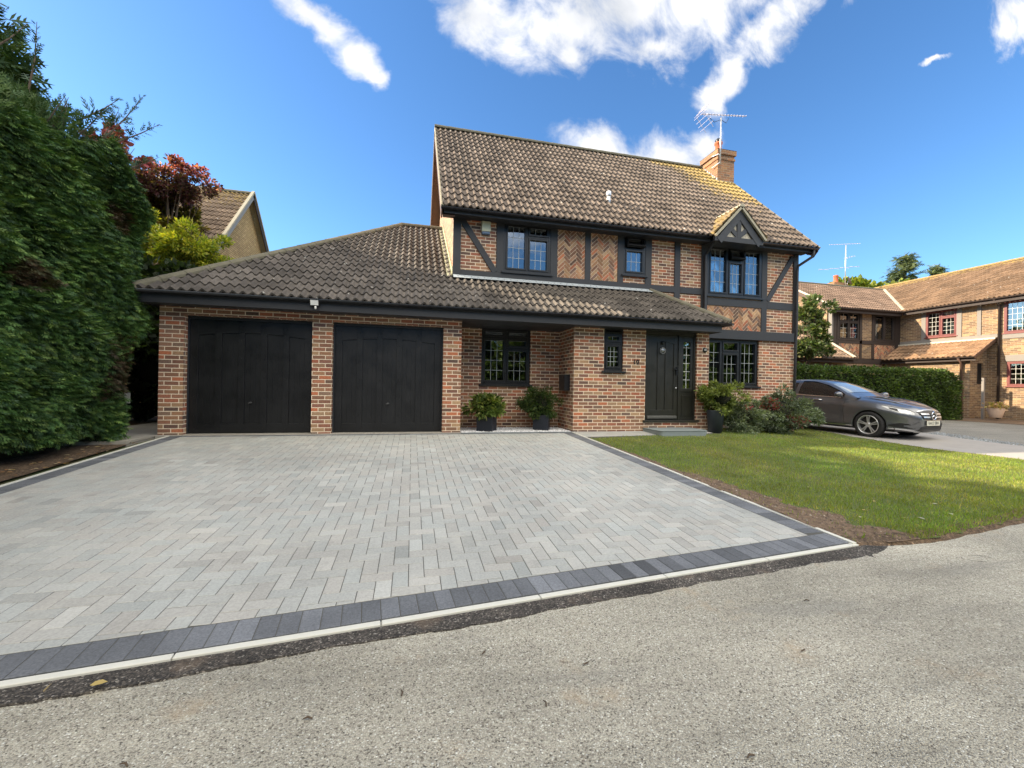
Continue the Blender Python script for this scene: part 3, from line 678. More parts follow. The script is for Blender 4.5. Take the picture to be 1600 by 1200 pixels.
# grass blades
def grass():
    pts = []; cols = []
    while len(pts) < 95000:
        u = random.random(); y = 2.6+8.3*u**1.6; x = random.uniform(3.3, 11.8)
        if not inpoly(x, y, LAWN): continue
        if y > 7.5 and random.random() < .5: continue
        sw_ = soilw(x, y)
        if sw_ and random.random() > .05: continue
        nz_ = noise.noise((x*.9, y*.9, 1)); n2_ = noise.noise((x*3.2, y*3.2, 5))
        if random.random() < .35*max(0, n2_+.1): continue
        pts.append((x, y, lz(x, y)-.006)); v = random.uniform(.7, 1.35)*(1+.25*n2_); d = random.random() < (.12+.25*max(0, nz_))
        cols.append((.32*v, .28*v, .09*v) if d else (.20*v+.05*nz_, .262*v, .045*v))
    N = len(pts); D = np.zeros((N, 3)); D[:, 2] = 1
    return cloud('grass', pts, D, rng.uniform(.016, .05, N)*(1+.5*(rng.random(N) < .03)), cols, BLADE, M_grass, None, jit=.45, kind='stuff', wid=1.1)
grass()
m_ = MB(); stones(m_, 5200, (3.45, 4.6), (2.7, 7.4), lambda x, y: lz(x, y)-.002, .011, lambda: (lambda v, k: (v*1.15, v*.82, v*.58) if k else (v*2.2, v*1.9, v*1.5))(random.uniform(.07, .19), random.random() < .93), lambda x, y: inpoly(x, y, LAWN) and soilw(x, y))
m_.build('soil_clods', mgv, None, kind='stuff')
# car driveway (concrete) right of the lawn
m_ = MB()
PX = [(11.78, 11.6), (10.76, 8.2), (10.52, 6.55), (10.97, 5.35), (10.9, 4.6), (13.7, 5.4), (13.6, 7.5), (14.0, 8.6), (14.2, 11.6)]
def fan(m, P_, dz, N=14):
    ys = np.linspace(min(p[1] for p in P_), max(p[1] for p in P_), N)
    E = None
    for a, b2 in zip(ys, ys[1:]):
        def xr(y):
            xs = []
            for i in range(len(P_)):
                p, q = P_[i], P_[(i+1) % len(P_)]
                if (p[1]-y)*(q[1]-y) <= 0 and p[1] != q[1]: xs.append(p[0]+(q[0]-p[0])*(y-p[1])/(q[1]-p[1]))
            return min(xs), max(xs)
        l0, r0 = xr(a+1e-4); l1, r1 = xr(b2-1e-4); K = 6
        for k in range(K):
            g = lambda l, r, t: l+(r-l)*t
            q = [(g(l0, r0, k/K), a), (g(l0, r0, (k+1)/K), a), (g(l1, r1, (k+1)/K), b2), (g(l1, r1, k/K), b2)]
            m.face([(p[0], p[1], gz(*p)+dz) for p in q])
mcd, n, b = mat('car_drive_concrete', rough=.9)
oc = objc(n); a1 = nn(n, 'ShaderNodeTexNoise', {}, Vector=oc, Scale=3, Detail=8, Roughness=.7).outputs[0]
n.links.new(mixc(n, a1, (.22, .21, .20), (.36, .34, .32)), b.inputs['Base Color']); bump(n, b, a1, .3, .01)
fan(m_, PX, .014); m_.build('car_driveway', mcd, None, kind='structure')
m_ = MB(); G1 = [(13.75, 6.3), (14.2, 7.0), (14.8, 8.6), (15.0, 10.6), (14.25, 11.2), (14.05, 8.6), (13.68, 7.5)]
stones(m_, 5200, (13.6, 15.7), (6.2, 11.3), lambda x, y: gz(x, y)+.002, .014, lambda: (lambda v: (v*.9, v, v*1.08))(random.uniform(.10, .42)), lambda x, y: inpoly(x, y, G1))
m_.build('slate_gravel', mgv, None, kind='stuff')
m_ = MB(); m_.face([(22.3, 9.0, gz(22.3, 9)+.01), (30, 9.0, gz(30, 9)+.012), (30, 17, gz(30, 17)+.012), (20.5, 17, gz(20.5, 17)+.012), (20.5, 13, gz(20.5, 13)+.012)]); m_.build('verge_grass', ml, None, kind='structure')
# ============================================================ MAIN HOUSE
YG, YM = 8.49, 9.45
H_ = thing('brick_house', 'red brick house with black timber framing and two black garage doors', 'house', (3, 9.45, .3))
wl = MB()
D1, D2 = (-3.88, -1.81), (-1.465, .60)
wall(wl, 'y', YG, .24, -4.25, .96, .1, 2.60, [(D1[0], D1[1], 0, 2.44), (D2[0], D2[1], 0, 2.44)])
wall(wl, 'x', -4.25, .24, YG+.24, 17.4, .1, 2.62)
wall(wl, 'x', .72, .24, YG+.24, YM, .1, 2.62)
wall(wl, 'y', YM, .24, .72, 3.37, .1, 2.62, [(1.52, 2.67, 1.31, 2.60)])
wall(wl, 'x', 3.37, .24, YG+.24, YM+.24, .1, 2.62)
wall(wl, 'y', YG, .24, 3.37, 6.70, .1, 2.60, [(4.06, 4.52, 1.65, 2.599), (5.07, 6.38, .545, 2.599)])
wall(wl, 'x', 6.46, .24, YG+.24, YM, .1, 2.62)
wall(wl, 'y', YM, .24, 6.46, 10.17, .1, 2.9, [(7.28, 9.0, 1.37, 2.61)])
UP = [(1.99, 3.11, 3.9, 5.0), (4.98, 5.58, 4.06, 4.95), (7.36, 9.03, 3.70, 4.95)]
wall(wl, 'y', YM, .24, .84, 10.17, 2.9, 5.06, UP)
# gable ends (pentagon prisms)
YB = 16.45; RZ = 8.90; RY = 12.95
for X0, X1 in ((.84, 1.08), (9.93, 10.17)):
    zb = .1 if X0 > 5 else 2.6
    pr = [(YM+.24, zb), (YB, zb), (YB, 5.40), (RY, RZ-.02), (YM+.24, 5.64-.02)]
    for xx, rv in ((X0, False), (X1, True)):
        q = [(xx, y, z) for y, z in pr]; wl.face(q if rv else q[::-1])
    for i in range(len(pr)):
        a, b2 = pr[i], pr[(i+1) % len(pr)]; wl.face([(X0, *a), (X1, *a), (X1, *b2), (X0, *b2)])
wl.face([(.84, YM, 5.06), (.84, YM+.24, 5.06), (.84, YM+.24, 5.62), (.84, YM, 5.38)][::-1])
wall(wl, 'y', YB-.24, .24, 1.08, 9.93, .1, 5.2); wall(wl, 'y', 17.4, .24, -4.25, 1.0, .1, 2.62)
wl.build('wall', M_brick, H_)
# cheeks: dark rooms inside so that the windows look into depth
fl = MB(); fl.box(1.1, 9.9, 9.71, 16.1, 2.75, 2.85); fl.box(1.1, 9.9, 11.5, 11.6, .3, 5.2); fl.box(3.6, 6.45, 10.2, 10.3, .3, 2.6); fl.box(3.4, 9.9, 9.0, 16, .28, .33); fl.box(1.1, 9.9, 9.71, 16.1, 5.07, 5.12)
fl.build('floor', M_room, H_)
# timber frame
tf = MB(); p0 = 9.42
def vb(x0, x1, z0, z1, d=0.): tf.box(x0, x1, p0-d, YM+.02, z0, z1)
for x0, x1, z0 in ((.84, 1.01, 3.64), (1.82, 1.99, 3.86), (3.11, 3.28, 3.86), (3.98, 4.12, 3.86), (4.83, 4.98, 3.86), (5.58, 5.75, 3.86), (6.40, 6.56, 3.3), (7.18, 7.36, 2.84), (9.03, 9.20, 2.84)):
    vb(x0, x1, z0, 5.055)
tf.box(10.06, 10.215, p0-.002, YM+.12, 2.60, 5.055)
vb(1.01, 6.40, 3.705, 3.86, .003); vb(6.56, 7.18, 3.705, 3.86, .003)
vb(7.36, 9.03, 3.46, 3.652, .003); vb(9.20, 10.06, 3.46, 3.652, .003)
vb(1.99, 3.11, 3.86, 3.895); vb(1.01, 1.82, 4.99, 5.055); vb(3.28, 9.03, 5.03, 5.055, .004)
tf.box(6.70, 10.06, p0-.05, YM+.02, 2.60, 2.835)
def diag(xa, za, xb, zb, wd, d=.006):
    a, b2 = Vector((xa, 0, za)), Vector((xb, 0, zb)); dr = (b2-a); L = dr.length; dr.normalize(); s_ = Vector((-dr.z, 0, dr.x))
    tf.obox((xa, p0-d, za), dr, (0, 1, 0), s_, 0, L, 0, .05, -wd/2, wd/2)
diag(1.03, 4.98, 1.80, 3.86, .135); diag(10.04, 4.92, 9.215, 3.67, .13)
tf.build('timber_frame', M_timber, H_, bevel=.004)
# herringbone panels
def herr_panel(root, axis, pos, u0, u1, z0, z1, bmat=None, pal=None, unit=.0705):
    m = MB(); pal = pal or [c for _, c in BR]; pal2 = [tuple(k*.78+j*.22 for k, j in zip(c, (.34, .20, .12))) for c in pal]+[(.38, .22, .12), (.42, .27, .16), (.36, .20, .11)]
    E = polyedges([(u0, z0), (u1, z0), (u1, z1), (u0, z1)])
    def pt(u, z, d): return (u, pos+d, z) if axis == 'y' else (pos+d, u, z)
    m.face([pt(u0, z0, .0), pt(u1, z0, .0), pt(u1, z1, .0), pt(u0, z1, .0)], mi=1)
    for q in herring(3, unit, u0, u1, z0, z1, pi/4):
        q = clip(q, E)
        if len(q) < 3 or area(q) < 1e-4: continue
        q = shrink(q, .0062)
        if len(q) < 3 or area(q) < 1e-4: continue
        c = random.choice(pal2); v = random.uniform(.75, 1.25); c = tuple(k*v for k in c); d = -.006-random.uniform(0, .002)
        i0 = len(m.v); k = len(q); m.v += [pt(*p, d) for p in q]+[pt(*p, .004) for p in q]
        m.quadidx(tuple(i0+j for j in range(k)), c)
        for j in range(k): m.quadidx((i0+k+j, i0+k+(j+1) % k, i0+(j+1) % k, i0+j), c)
    return m.build('herringbone_panel', [bmat or M_hb, M_mort], root)
herr_panel(H_, 'y', 9.443, 3.28, 3.98, 3.86, 5.03); herr_panel(H_, 'y', 9.443, 4.12, 4.83, 3.86, 5.03); herr_panel(H_, 'y', 9.443, 7.36, 9.03, 2.835, 3.46)
# windows
dk = M_wframe
window(H_, 'y', YM-.02, -1, 1.99, 3.11, 3.90, 5.03, [(0, .5, 0, 1, 3, 4), (.5, 1, 0, .76, 3, 3), (.5, 1, .76, 1, 3, 1)], dk)
window(H_, 'y', YM-.02, -1, 4.98, 5.58, 4.06, 5.03, [(0, 1, 0, .68, 3, 2), (0, 1, .68, 1, 1, 1, radians(28))], dk)
window(H_, 'y', YM-.02, -1, 7.36, 9.03, 3.72, 5.0, [(0, .36, 0, 1, 3, 4), (.36, .66, 0, .74, 3, 3), (.36, .66, .74, 1, 1, 1, radians(24)), (.66, 1, 0, 1, 3, 4)], dk)
window(H_, 'y', YM, -1, 1.52, 2.67, 1.32, 2.60, [(0, .5, 0, .86, 3, 4), (0, .5, .86, 1, 1, 1), (.5, 1, 0, .66, 3, 3), (.5, 1, .66, .86, 1, 1), (.5, 1, .86, 1, 1, 1)], dk, rec=.04)
window(H_, 'y', YG, -1, 4.06, 4.52, 1.65, 2.598, [(0, 1, 0, .66, 3, 4), (0, 1, .66, .92, 2, 1), (0, 1, .92, 1, 1, 1)], dk, rec=.03, sw=.05)
window(H_, 'y', YM, -1, 7.28, 9.0, 1.38, 2.60, [(0, .335, 0, 1, 3, 4), (.335, .665, 0, .74, 3, 3), (.335, .665, .74, 1, 1, 1), (.665, 1, 0, 1, 3, 4)], dk, rec=.04)
for x0, x1, z0, z1, y in ((8.72, 8.95, 1.42, 2.55, YM+.16), (2.02, 2.2, 3.95, 4.98, YM+.16), (7.4, 7.6, 3.75, 4.95, YM+.16), (8.8, 9.0, 3.75, 4.95, YM+.16)):
    N = 12; cu = MB()
    for i in range(N): xa, xb = x0+(x1-x0)*i/N, x0+(x1-x0)*(i+1)/N; ya, yb = y+.02*(i % 2), y+.02*((i+1) % 2); cu.face([(xa, ya, z0), (xb, yb, z0), (xb, yb, z1), (xa, ya, z1)])
    cu.build('curtain', M_curtain, H_)
# garage doors
def gdoor(x0, x1):
    m = MB(); y = 8.64; z0, z1 = .345, 2.385; m.box(x0+.03, x1-.03, y+.024, y+.06, z0, z1)
    W = x1-x0-.06; a = x0+.03; n_ = 5; st_, pw = .105, (W-.105*6-.05)/5
    arch = lambda u: 2.17-.085*(2*u-1)**2
    xs = []
    x = a+.025
    for k in range(n_+1):
        m.box(x, x+st_, y, y+.0245, z0, z1 if k in (0, n_) else arch((x+st_/2-a)/W)+.01); xs.append((x, x+st_)); x += st_+pw
    m.box(a, a+.025, y, y+.0245, z0, z1); m.box(a+W-.025, a+W, y, y+.0245, z0, z1)
    for k in range(n_):
        u0, u1 = xs[k][1], xs[k+1][0]; m.box(u0, u1, y+.001, y+.0245, z0, z0+.17)
        for j in range(6):
            ua, ub = u0+(u1-u0)*j/6, u0+(u1-u0)*(j+1)/6
            za, zb = arch((ua-a)/W), arch((ub-a)/W); m.face([(ua, y+.001, za), (ub, y+.001, zb), (ub, y+.001, z1), (ua, y+.001, z1)]); m.face([(ua, y+.0245, za), (ub, y+.0245, zb), (ub, y+.001, zb), (ua, y+.001, za)])
        for j in range(2): m.box(u0+(u1-u0)*(j+1)/3-.002, u0+(u1-u0)*(j+1)/3+.002, y+.021, y+.024, z0+.17, 2.0)
    for k in range(1, n_+1-0):
        pass
    for (q0, q1) in xs:
        for zz in (.42, .66, 1.0, 1.35, 1.70, 2.03, 2.27): m.lathe([(.0, .007), (.006, .006), (.009, .0)], ((q0+q1)/2, y, zz), (0, -1, 0), 8)
    g = m.build('garage_door', M_gdoor, H_, bevel=.003)
    f = MB(); f.box(x0, x0+.028, y-.02, y+.07, z0-.01, 2.44); f.box(x1-.028, x1, y-.02, y+.07, z0-.01, 2.44); f.box(x0+.028, x1-.028, y-.02, y+.07, 2.387, 2.44); f.build('frame', M_fascia, g)
    h = MB(); xm = (x0+x1)/2-.02; h.lathe([(.0, .03), (.012, .028), (.018, 0)], (xm, y, .90), (0, -1, 0), 12); h.obox((xm, y-.032, .90), (.97, 0, .25), (0, 1, 0), (-.25, 0, .97), -.035, .03, -.006, .006, -.006, .006); h.build('handle', mat('dull_steel', (.14, .14, .14), .45, .6)[0], g)
gdoor(*D1); gdoor(*D2)
# fascia, soffit, gutter -------------------------------------------------
fs = MB()
fs.box(-4.36, 6.74, 8.12, 8.145, 2.565, 2.745); fs.box(-4.36, 6.74, 8.145, YG+.01, 2.575, 2.59); fs.box(.72, 3.38, YG, YM, 2.575, 2.59); fs.box(6.70, 6.74, 8.145, YM-.06, 2.565, 2.745); fs.box(-4.385, -4.36, 8.12, 18.0, 2.565, 2.745)
fs.box(-4.36, -4.25, 8.5, 17.5, 2.575, 2.59)
fs.box(.60, 7.16, 9.10, 9.125, 4.955, 5.095); fs.box(8.56, 10.32, 9.10, 9.125, 4.955, 5.095); fs.box(.60, 10.32, 9.125, YM, 4.985, 5.0+.054)
fs.build('fascia', M_fascia if False else M_timber, H_, bevel=.003)
def gutter(root, a, b2, r=.055, mt=None, out=(0, -1, 0), name='gutter'):
    m = MB(); a, b2, out = Vector(a), Vector(b2), Vector(out); n_ = 7; d = (b2-a).normalized()
    for p in (a, b2):
        for j in range(n_+1):
            an = pi+pi*j/n_; m.v.append(tuple(p+out*(cos(an)*-r)+Vector((0, 0, sin(an)*r))))
        for j in range(n_+1):
            an = 2*pi-pi*j/n_; m.v.append(tuple(p+out*(cos(an)*-(r-.006))+Vector((0, 0, sin(an)*(r-.006)))))
    K = 2*(n_+1)
    for j in range(K): m.quadidx((j, (j+1) % K, K+(j+1) % K, K+j))
    m.quadidx(tuple(range(n_+1))+()); m.quadidx(tuple(K+j for j in range(n_+1)))
    L = (b2-a).length; k = .5
    while k < L:
        p = a+d*k
        m.obox(p, d, out, (0, 0, 1), -.012, .012, -r-.004, r+.006, -r-.006, -.01+.012) if False else None; k += .9
    return m.build(name, mt or M_black, root, smooth=True)
gutter(H_, (-4.45, 8.06, 2.765), (6.92, 8.06, 2.765)); gutter(H_, (.54, 9.045, 5.06), (7.12, 9.045, 5.06)); gutter(H_, (8.60, 9.045, 5.06), (10.42, 9.045, 5.06))
gutter(H_, (6.93, 8.03, 2.765), (6.93, 9.38, 2.765), out=(1, 0, 0))
dp = MB(); dp.tube([(10.30, 9.05, 5.02), (10.30, 9.06, 4.86), (10.13, 9.36, 4.66), (10.12, 9.37, 4.5), (10.12, 9.37, 2.9), (10.12, 9.385, 2.5), (10.12, 9.41, .3)], .036, 10)
dp.build('downpipe', M_timber, H_, smooth=True)
dp = MB(); dp.box(7.205, 7.285, 8.99, 9.10, 4.93, 5.07); dp.box(7.215, 7.275, 9.33, 9.40, 3.1, 4.72); dp.beam((7.245, 9.06, 4.93), (7.245, 9.365, 4.72), .055, .055, (1, 0, 0)); dp.build('downpipe', M_timber, H_, bevel=.006)
# roofs -----------------------------------------------------------------
CA, SA = cos(radians(32.8)), sin(radians(32.8)); T1 = (13.05-8.02)/CA; T2 = (YM-8.02)/CA; ZE = 2.775-.03
rf = MB()
lo = lambda s, t: -.1+.35*noise.noise((s*.5, t*.5, 3))
AX = -.385+4.45
roof_slope(rf, (-4.45, 8.02, ZE), (1, 0, 0), (0, CA, SA), [(0, 0), (5.25, 0), (5.25, T1), (AX, T1)], lich=lo, base=(.100, .088, .077))
roof_slope(rf, (.80, 8.02, ZE), (1, 0, 0), (0, CA, SA), [(0, 0), (6.10, 0), (6.10-1.17, T2-.05), (0, T2-.05)], lich=lo, base=(.100, .088, .077))
ZA = ZE+T1*SA; hv = Vector((AX, 0, ZA-ZE)); HL = hv.length
roof_slope(rf, (-4.45, 18.08, ZE), (0, -1, 0), hv, [(0, 0), (10.06, 0), (5.03, HL)], lich=lo, base=(.100, .088, .077), ns=4)
roof_slope(rf, (6.90, 8.02, ZE), (0, 1, 0), (-1.17, 0, T2*SA), [(0, 0), (1.40, 0), (1.40, 1.45)], lich=lo)
rf.face([(-4.45, 18.08, ZE), (-.385, 13.05, ZA), (.85, 13.05, ZA), (.85, 18.08, ZE)])
rf.face([(-4.4, 8.1, ZE+.0), (.85, 8.1, ZE), (.85, 13.04, ZA-.06), (-.385, 13.04, ZA-.06)]); rf.face([(.85, 8.1, ZE), (6.8, 8.1, ZE), (5.75, YM, ZE+T2*SA-.05), (.85, YM, ZE+T2*SA-.05)])
lr = rf.build('garage_roof', M_tile, H_)
for pa, pb in (((-4.43, 8.04, ZE+.06), (-.385, 13.05, ZA+.055)), ((-.385, 13.05, ZA+.055), (.84, 13.05, ZA+.055)), ((6.88, 8.04, ZE+.06), (5.74, YM-.02, ZE+T2*SA+.05)), ((-4.43, 18.06, ZE+.06), (-.385, 13.05, ZA+.055))):
    rt = MB(); ridge_tiles(rt, pa, pb); rt.build('ridge_tiles', M_ridge, lr)
fh = MB(); z2 = ZE+T2*SA
fh.face([(.85, YM-.17, z2-.02), (5.80, YM-.17, z2-.02), (5.80, YM-.03, z2+.075), (.85, YM-.03, z2+.075)]); fh.box(.85, 5.80, YM-.028, YM+.01, z2-.02, z2+.07)
fh.obox((5.80, YM-.1, z2-.0), (.79, 0, -.61), (0, 1, 0), (.61, 0, .79), 0, 1.4, -.02, .13, -.02, .03)
fh.build('lead_flashing', M_lead, lr)
fh = MB()
for k in range(18):       # stepped flashing against the gable wall
    t = T2+(T1-T2)*k/18; t_ = T2+(T1-T2)*(k+1)/18; ya, yb = 8.02+t*CA, 8.02+t_*CA; za, zb = ZE+t*SA, ZE+t_*SA
    fh.face([(.72, ya, za+.035), (.845, ya, za+.05), (.845, yb, zb+.05), (.72, yb, zb+.035)]); fh.box(.828, .838, ya, yb, za-.02, zb+.13)
fh.build('stepped_flashing', M_leadlich, lr)
mr_ = MB(); q2 = 1/sqrt(2); TM = (RY-9.0)/q2; ZM = 5.055
lm_ = lambda s, t: -.1+.25*noise.noise((s*.4, t*.4, 9))+max(0, min(1.3, (s-6.6)/2.2))*max(0, min(1, (t-1.5)/2.5))*.95+max(0, (.25-s)*.8)+(.35 if t > TM-.5 else 0)
roof_slope(mr_, (.56, 9.0, ZM), (1, 0, 0), (0, q2, q2), [(0, 0), (9.85, 0), (9.85, TM), (0, TM)], lich=lm_, base=(.135, .108, .088))
mr_.face([(.56, 16.9, ZM), (.56, RY, ZM+RY-9.0), (10.41, RY, ZM+RY-9.0), (10.41, 16.9, ZM)]); mr_.face([(.6, 9.08, ZM+.02), (10.38, 9.08, ZM+.02), (10.38, RY, ZM+RY-9.06), (.6, RY, ZM+RY-9.06)])
mrf = mr_.build('main_roof', M_tile, H_)
ZR = ZM+RY-9.0
rt = MB(); ridge_tiles(rt, (.55, RY, ZR+.05), (10.43, RY, ZR+.05)); rt.build('ridge_tiles', M_ridge, mrf)
for X0, X1 in ((.535, .60), (10.375, 10.44)):
    for s_ in (1, -1):
        vg = MB()
        a = Vector((0, RY-s_*(RY-9.0), ZM)); b2 = Vector((0, RY, ZR)); d = (b2-a).normalized(); up = Vector((1, 0, 0)).cross(d) if s_ > 0 else d.cross(Vector((1, 0, 0)))
        vg.obox(a, (1, 0, 0), d, up, X0, X1, 0, (b2-a).length, -.035, .035); vg.build('verge', M_verge, mrf)
for X0, X1 in ((.545, .57), (10.405, 10.43)):
    for s_ in (1, -1):
        bb = MB()
        a = Vector((0, RY-s_*(RY-9.03), ZM-.06)); b2 = Vector((0, RY, ZR-.035)); d = (b2-a).normalized(); up = Vector((1, 0, 0)).cross(d) if s_ > 0 else d.cross(Vector((1, 0, 0)))
        bb.obox(a, (1, 0, 0), d, up, X0, X1, 0, (b2-a).length, -.19, .0)
        bb.build('bargeboard', M_brown, mrf); bb = MB(); ib = (.575, .84) if X0 < 5 else (10.17, 10.40); bb.obox(a, (1, 0, 0), d, up, ib[0], ib[1], 0, (b2-a).length, -.14, -.12); bb.build('soffit', M_brown, mrf)
# chimney
ch = MB(); ch.box(9.76, 10.40, 12.1, 12.88, 7.7, 9.10); ch.box(9.735, 10.425, 12.075, 12.905, 8.93, 9.005); ch.box(9.71, 10.45, 12.05, 12.93, 9.10, 9.255)
chm = ch.build('chimney', M_sbrick, mrf)
ch = MB(); ch.face([(9.70, 12.04, 9.256), (10.46, 12.04, 9.256), (10.2, 12.4, 9.33), (9.96, 12.4, 9.33)]); ch.face([(9.70, 12.04, 9.256), (9.96, 12.4, 9.33), (9.96, 12.6, 9.33), (9.70, 12.94, 9.256)]); ch.face([(10.46, 12.04, 9.256), (10.46, 12.94, 9.256), (10.2, 12.6, 9.33), (10.2, 12.4, 9.33)]); ch.face([(9.96, 12.6, 9.33), (10.2, 12.6, 9.33), (10.46, 12.94, 9.256), (9.70, 12.94, 9.256)])
ch.build('flaunching', M_verge, chm)
ch = MB(); ch.lathe([(.13, 0), (.125, .04), (.105, .06), (.10, .34), (.13, .36), (.13, .41), (.09, .41), (.085, .2)], (10.06, 12.45, 9.29), n=20); ch.build('chimney_pot', M_terra, chm, smooth=True)
ch = MB(); ch.lathe([(.10, 0), (.11, .05), (.11, .09), (.06, .14), (0, .15)], (10.06, 12.45, 9.70), n=16); ch.build('cowl', M_black, chm, smooth=True)
ch = MB(); ch.face([(9.62, 12.0, ZM+12.0-9.0+.045), (9.745, 12.0, ZM+3.0+.045), (9.745, 12.9, ZM+3.9+.045), (9.62, 12.9, ZM+3.9+.045)])
for k in range(9): ch.box(9.745, 9.758, 12.1+.09*k, 12.19+.09*k, ZM+3.1+.09*k, ZM+3.1+.09*k+.16)
ch.obox((9.72, 12.09, ZM+3.03), (1, 0, 0), (0, -q2, -q2), (0, -q2, q2), 0, .72, 0, .15, 0, .03); ch.box(9.76, 10.40, 12.085, 12.1, 8.0, 8.22)
ch.build('lead_flashing', M_lead, chm)
# gablet over the window
gb = MB(); gy = 8.90; ax_, az_ = 7.86, 5.80; fx0, fx1, fz = 7.17, 8.56, 5.09
def gbar(xa, za, xb, zb, wd, y0, y1, off=0):
    a, b2 = Vector((xa, 0, za)), Vector((xb, 0, zb)); d = b2-a; L = d.length; d.normalize(); s_ = Vector((-d.z, 0, d.x)); s_ = s_ if s_.z > 0 else -s_
    gb.obox((xa, 0, za), d, (0, 1, 0), s_, 0, L, y0, y1, -wd+off, off)
gbar(fx0+.03, fz-.10, ax_, az_-.05, .17, gy, gy+.06); gbar(fx1-.03, fz-.10, ax_, az_-.05, .17, gy+.002, gy+.062)
gb.box(fx0-.02, fx1+.0, gy+.01, gy+.07, 4.93, 5.055); gb.box(ax_-.07, ax_+.045, gy+.012, gy+.06, 5.055, 5.55)
gbar(ax_-.1, 5.02, ax_+.36, 5.40, .11, gy+.016, gy+.062, .05); gbar(ax_-.36, 5.38, ax_+.02, 5.04, .11, gy+.018, gy+.06, .05)
gb.box(fx0+.02, fx1-.02, gy+.07, YM, 4.96, 4.985)
gbo = gb.build('gablet', M_timber, mrf, bevel=.003)
g2 = MB(); g2.face([(fx0+.1, gy+.05, 5.04), (fx1-.1, gy+.05, 5.04), (ax_, gy+.05, az_-.12)]); g2.build('render_infill', M_cream, gbo)
g3 = MB(); gl_ = sqrt((ax_-fx0)**2+(az_-fz)**2)
sl_ = Vector((ax_-fx0, 0, az_-fz)); sr_ = Vector((ax_-fx1, 0, az_-fz))
roof_slope(g3, (fx0-.03, 8.86, fz-.02), (0, 1, 0), sl_, [(0, 0), (.25, 0), (.98, sl_.length), (0, sl_.length)], lich=lambda s, t: .5, pitch=.15, base=(.20, .15, .09))  # left slope's sunlit yellow is put into tile base and lichen amount
roof_slope(g3, (fx1+.03, 8.86, fz-.02), (0, 1, 0), sr_, [(0, 0), (.25, 0), (.98, sr_.length), (0, sr_.length)], lich=lambda s, t: .4, base=(.12, .10, .08))
g3.build('gablet_tiles', M_tile, gbo)
g4 = MB()
for fx in (fx0-.035, fx1+.035):
    a, b2 = Vector((fx, 0, fz-.05)), Vector((ax_, 0, az_+.0)); d = b2-a; L = d.length; d.normalize(); s_ = Vector((-d.z, 0, d.x)); s_ = s_ if s_.z > 0 else -s_
    g4.obox((fx, 0, fz-.05), d, (0, 1, 0), s_, 0, L+.02, 8.845, 8.90, -.028, .024)
ridge_tiles(g4, (ax_, 8.85, az_+.05), (ax_, 9.75, az_+.05), r=.075)
g4.build('verge', M_verge, gbo)
# roof vent
rv = MB(); vx, vy, vz = 4.80, 9.92, 5.90; rv.tube([(vx, vy, vz), (vx, vy, vz+.30)], .05, 14); rv.lathe([(.062, .27), (.066, .30), (.066, .36), (.03, .40), (0, .40)], (vx, vy, vz), n=14); pass
rv.build('roof_vent', M_metal, mrf, smooth=True)
rv = MB()
for k in range(5): rv.box(vx-.2+.09*k, vx-.12+.09*k, vy-.12, vy-.08, vz-.10+random.uniform(-.02, .02), vz-.05)
rv.obox((vx, vy, vz), (1, 0, 0), (0, q2, q2), (0, -q2, q2), -.2, .2, -.16, .14, .02, .045); rv.build('lead_flashing', M_lead, mrf)
# fittings
def rbox(name, mt, root, x0, x1, y0, y1, z0, z1, bv=.01): m = MB(); m.box(x0, x1, y0, y1, z0, z1); return m.build(name, mt, root, bevel=bv)
ab = rbox('alarm_box', mat('cream_plastic', (.56, .56, .40), .5)[0], H_, 1.465, 1.665, 9.35, YM, 4.74, 4.97, .015); rbox('base', mat('blue_plastic', (.10, .16, .26), .5)[0], ab, 1.475, 1.655, 9.36, YM, 4.685, 4.739, .01)
fl_ = MB(); fl_.obox((-1.69, 8.05, 2.70), (1, 0, 0), (0, .94, .34), (0, -.34, .94), -.075, .075, -.02, .03, -.055, .055); flo = fl_.build('floodlight', M_black, H_, bevel=.004)
fl_ = MB(); fl_.obox((-1.69, 8.05, 2.70), (1, 0, 0), (0, .94, .34), (0, -.34, .94), -.064, .064, -.025, -.019, -.044, .044); fl_.build('lamp_face', M_white, flo)
fl_ = MB(); fl_.lathe([(0, -.03), (.018, -.02), (.018, .02), (0, .03)], (-1.675, 8.05, 2.61)); fl_.build('sensor', M_white, flo, smooth=True)
lb = MB(); lb.box(3.24, 3.369, 8.70, 9.06, 1.20, 1.56); lbo = lb.build('letter_box', M_black, H_, bevel=.008)
rbox('flap', M_wframe, lbo, 3.232, 3.24, 8.74, 9.02, 1.47, 1.50, .002)
def text(s, name, mt, parent, loc, size, ex=.004, rot=(pi/2, 0, 0), al='CENTER'):
    cu_ = bpy.data.curves.new(name, 'FONT'); cu_.body = s; cu_.size = size; cu_.extrude = ex; cu_.align_x = al; cu_.align_y = 'CENTER'
    to = bpy.data.objects.new(name, cu_); dg = bpy.context.evaluated_depsgraph_get(); COL.objects.link(to); dg.update(); me = bpy.data.meshes.new_from_object(to.evaluated_get(dg)); bpy.data.objects.remove(to)
    me.materials.clear(); me.materials.append(mt); o = bpy.data.objects.new(name, me); COL.objects.link(o); o.parent = parent; o.location = Vector(loc)-org(parent); o.rotation_euler = rot; return o
text('10', 'house_number', M_black, H_, (4.83, YG-.012, 1.86), .15, .008)
pl = MB(); pl.lathe([(0, .02), (.055, .018), (.06, 0)], (6.585, YG-.001, 2.19), (0, -1, 0), 20); plo = pl.build('number_plaque', M_black, H_, smooth=True); text('10', 'numeral', M_white, plo, (6.585, YG-.023, 2.19), .06, .002)
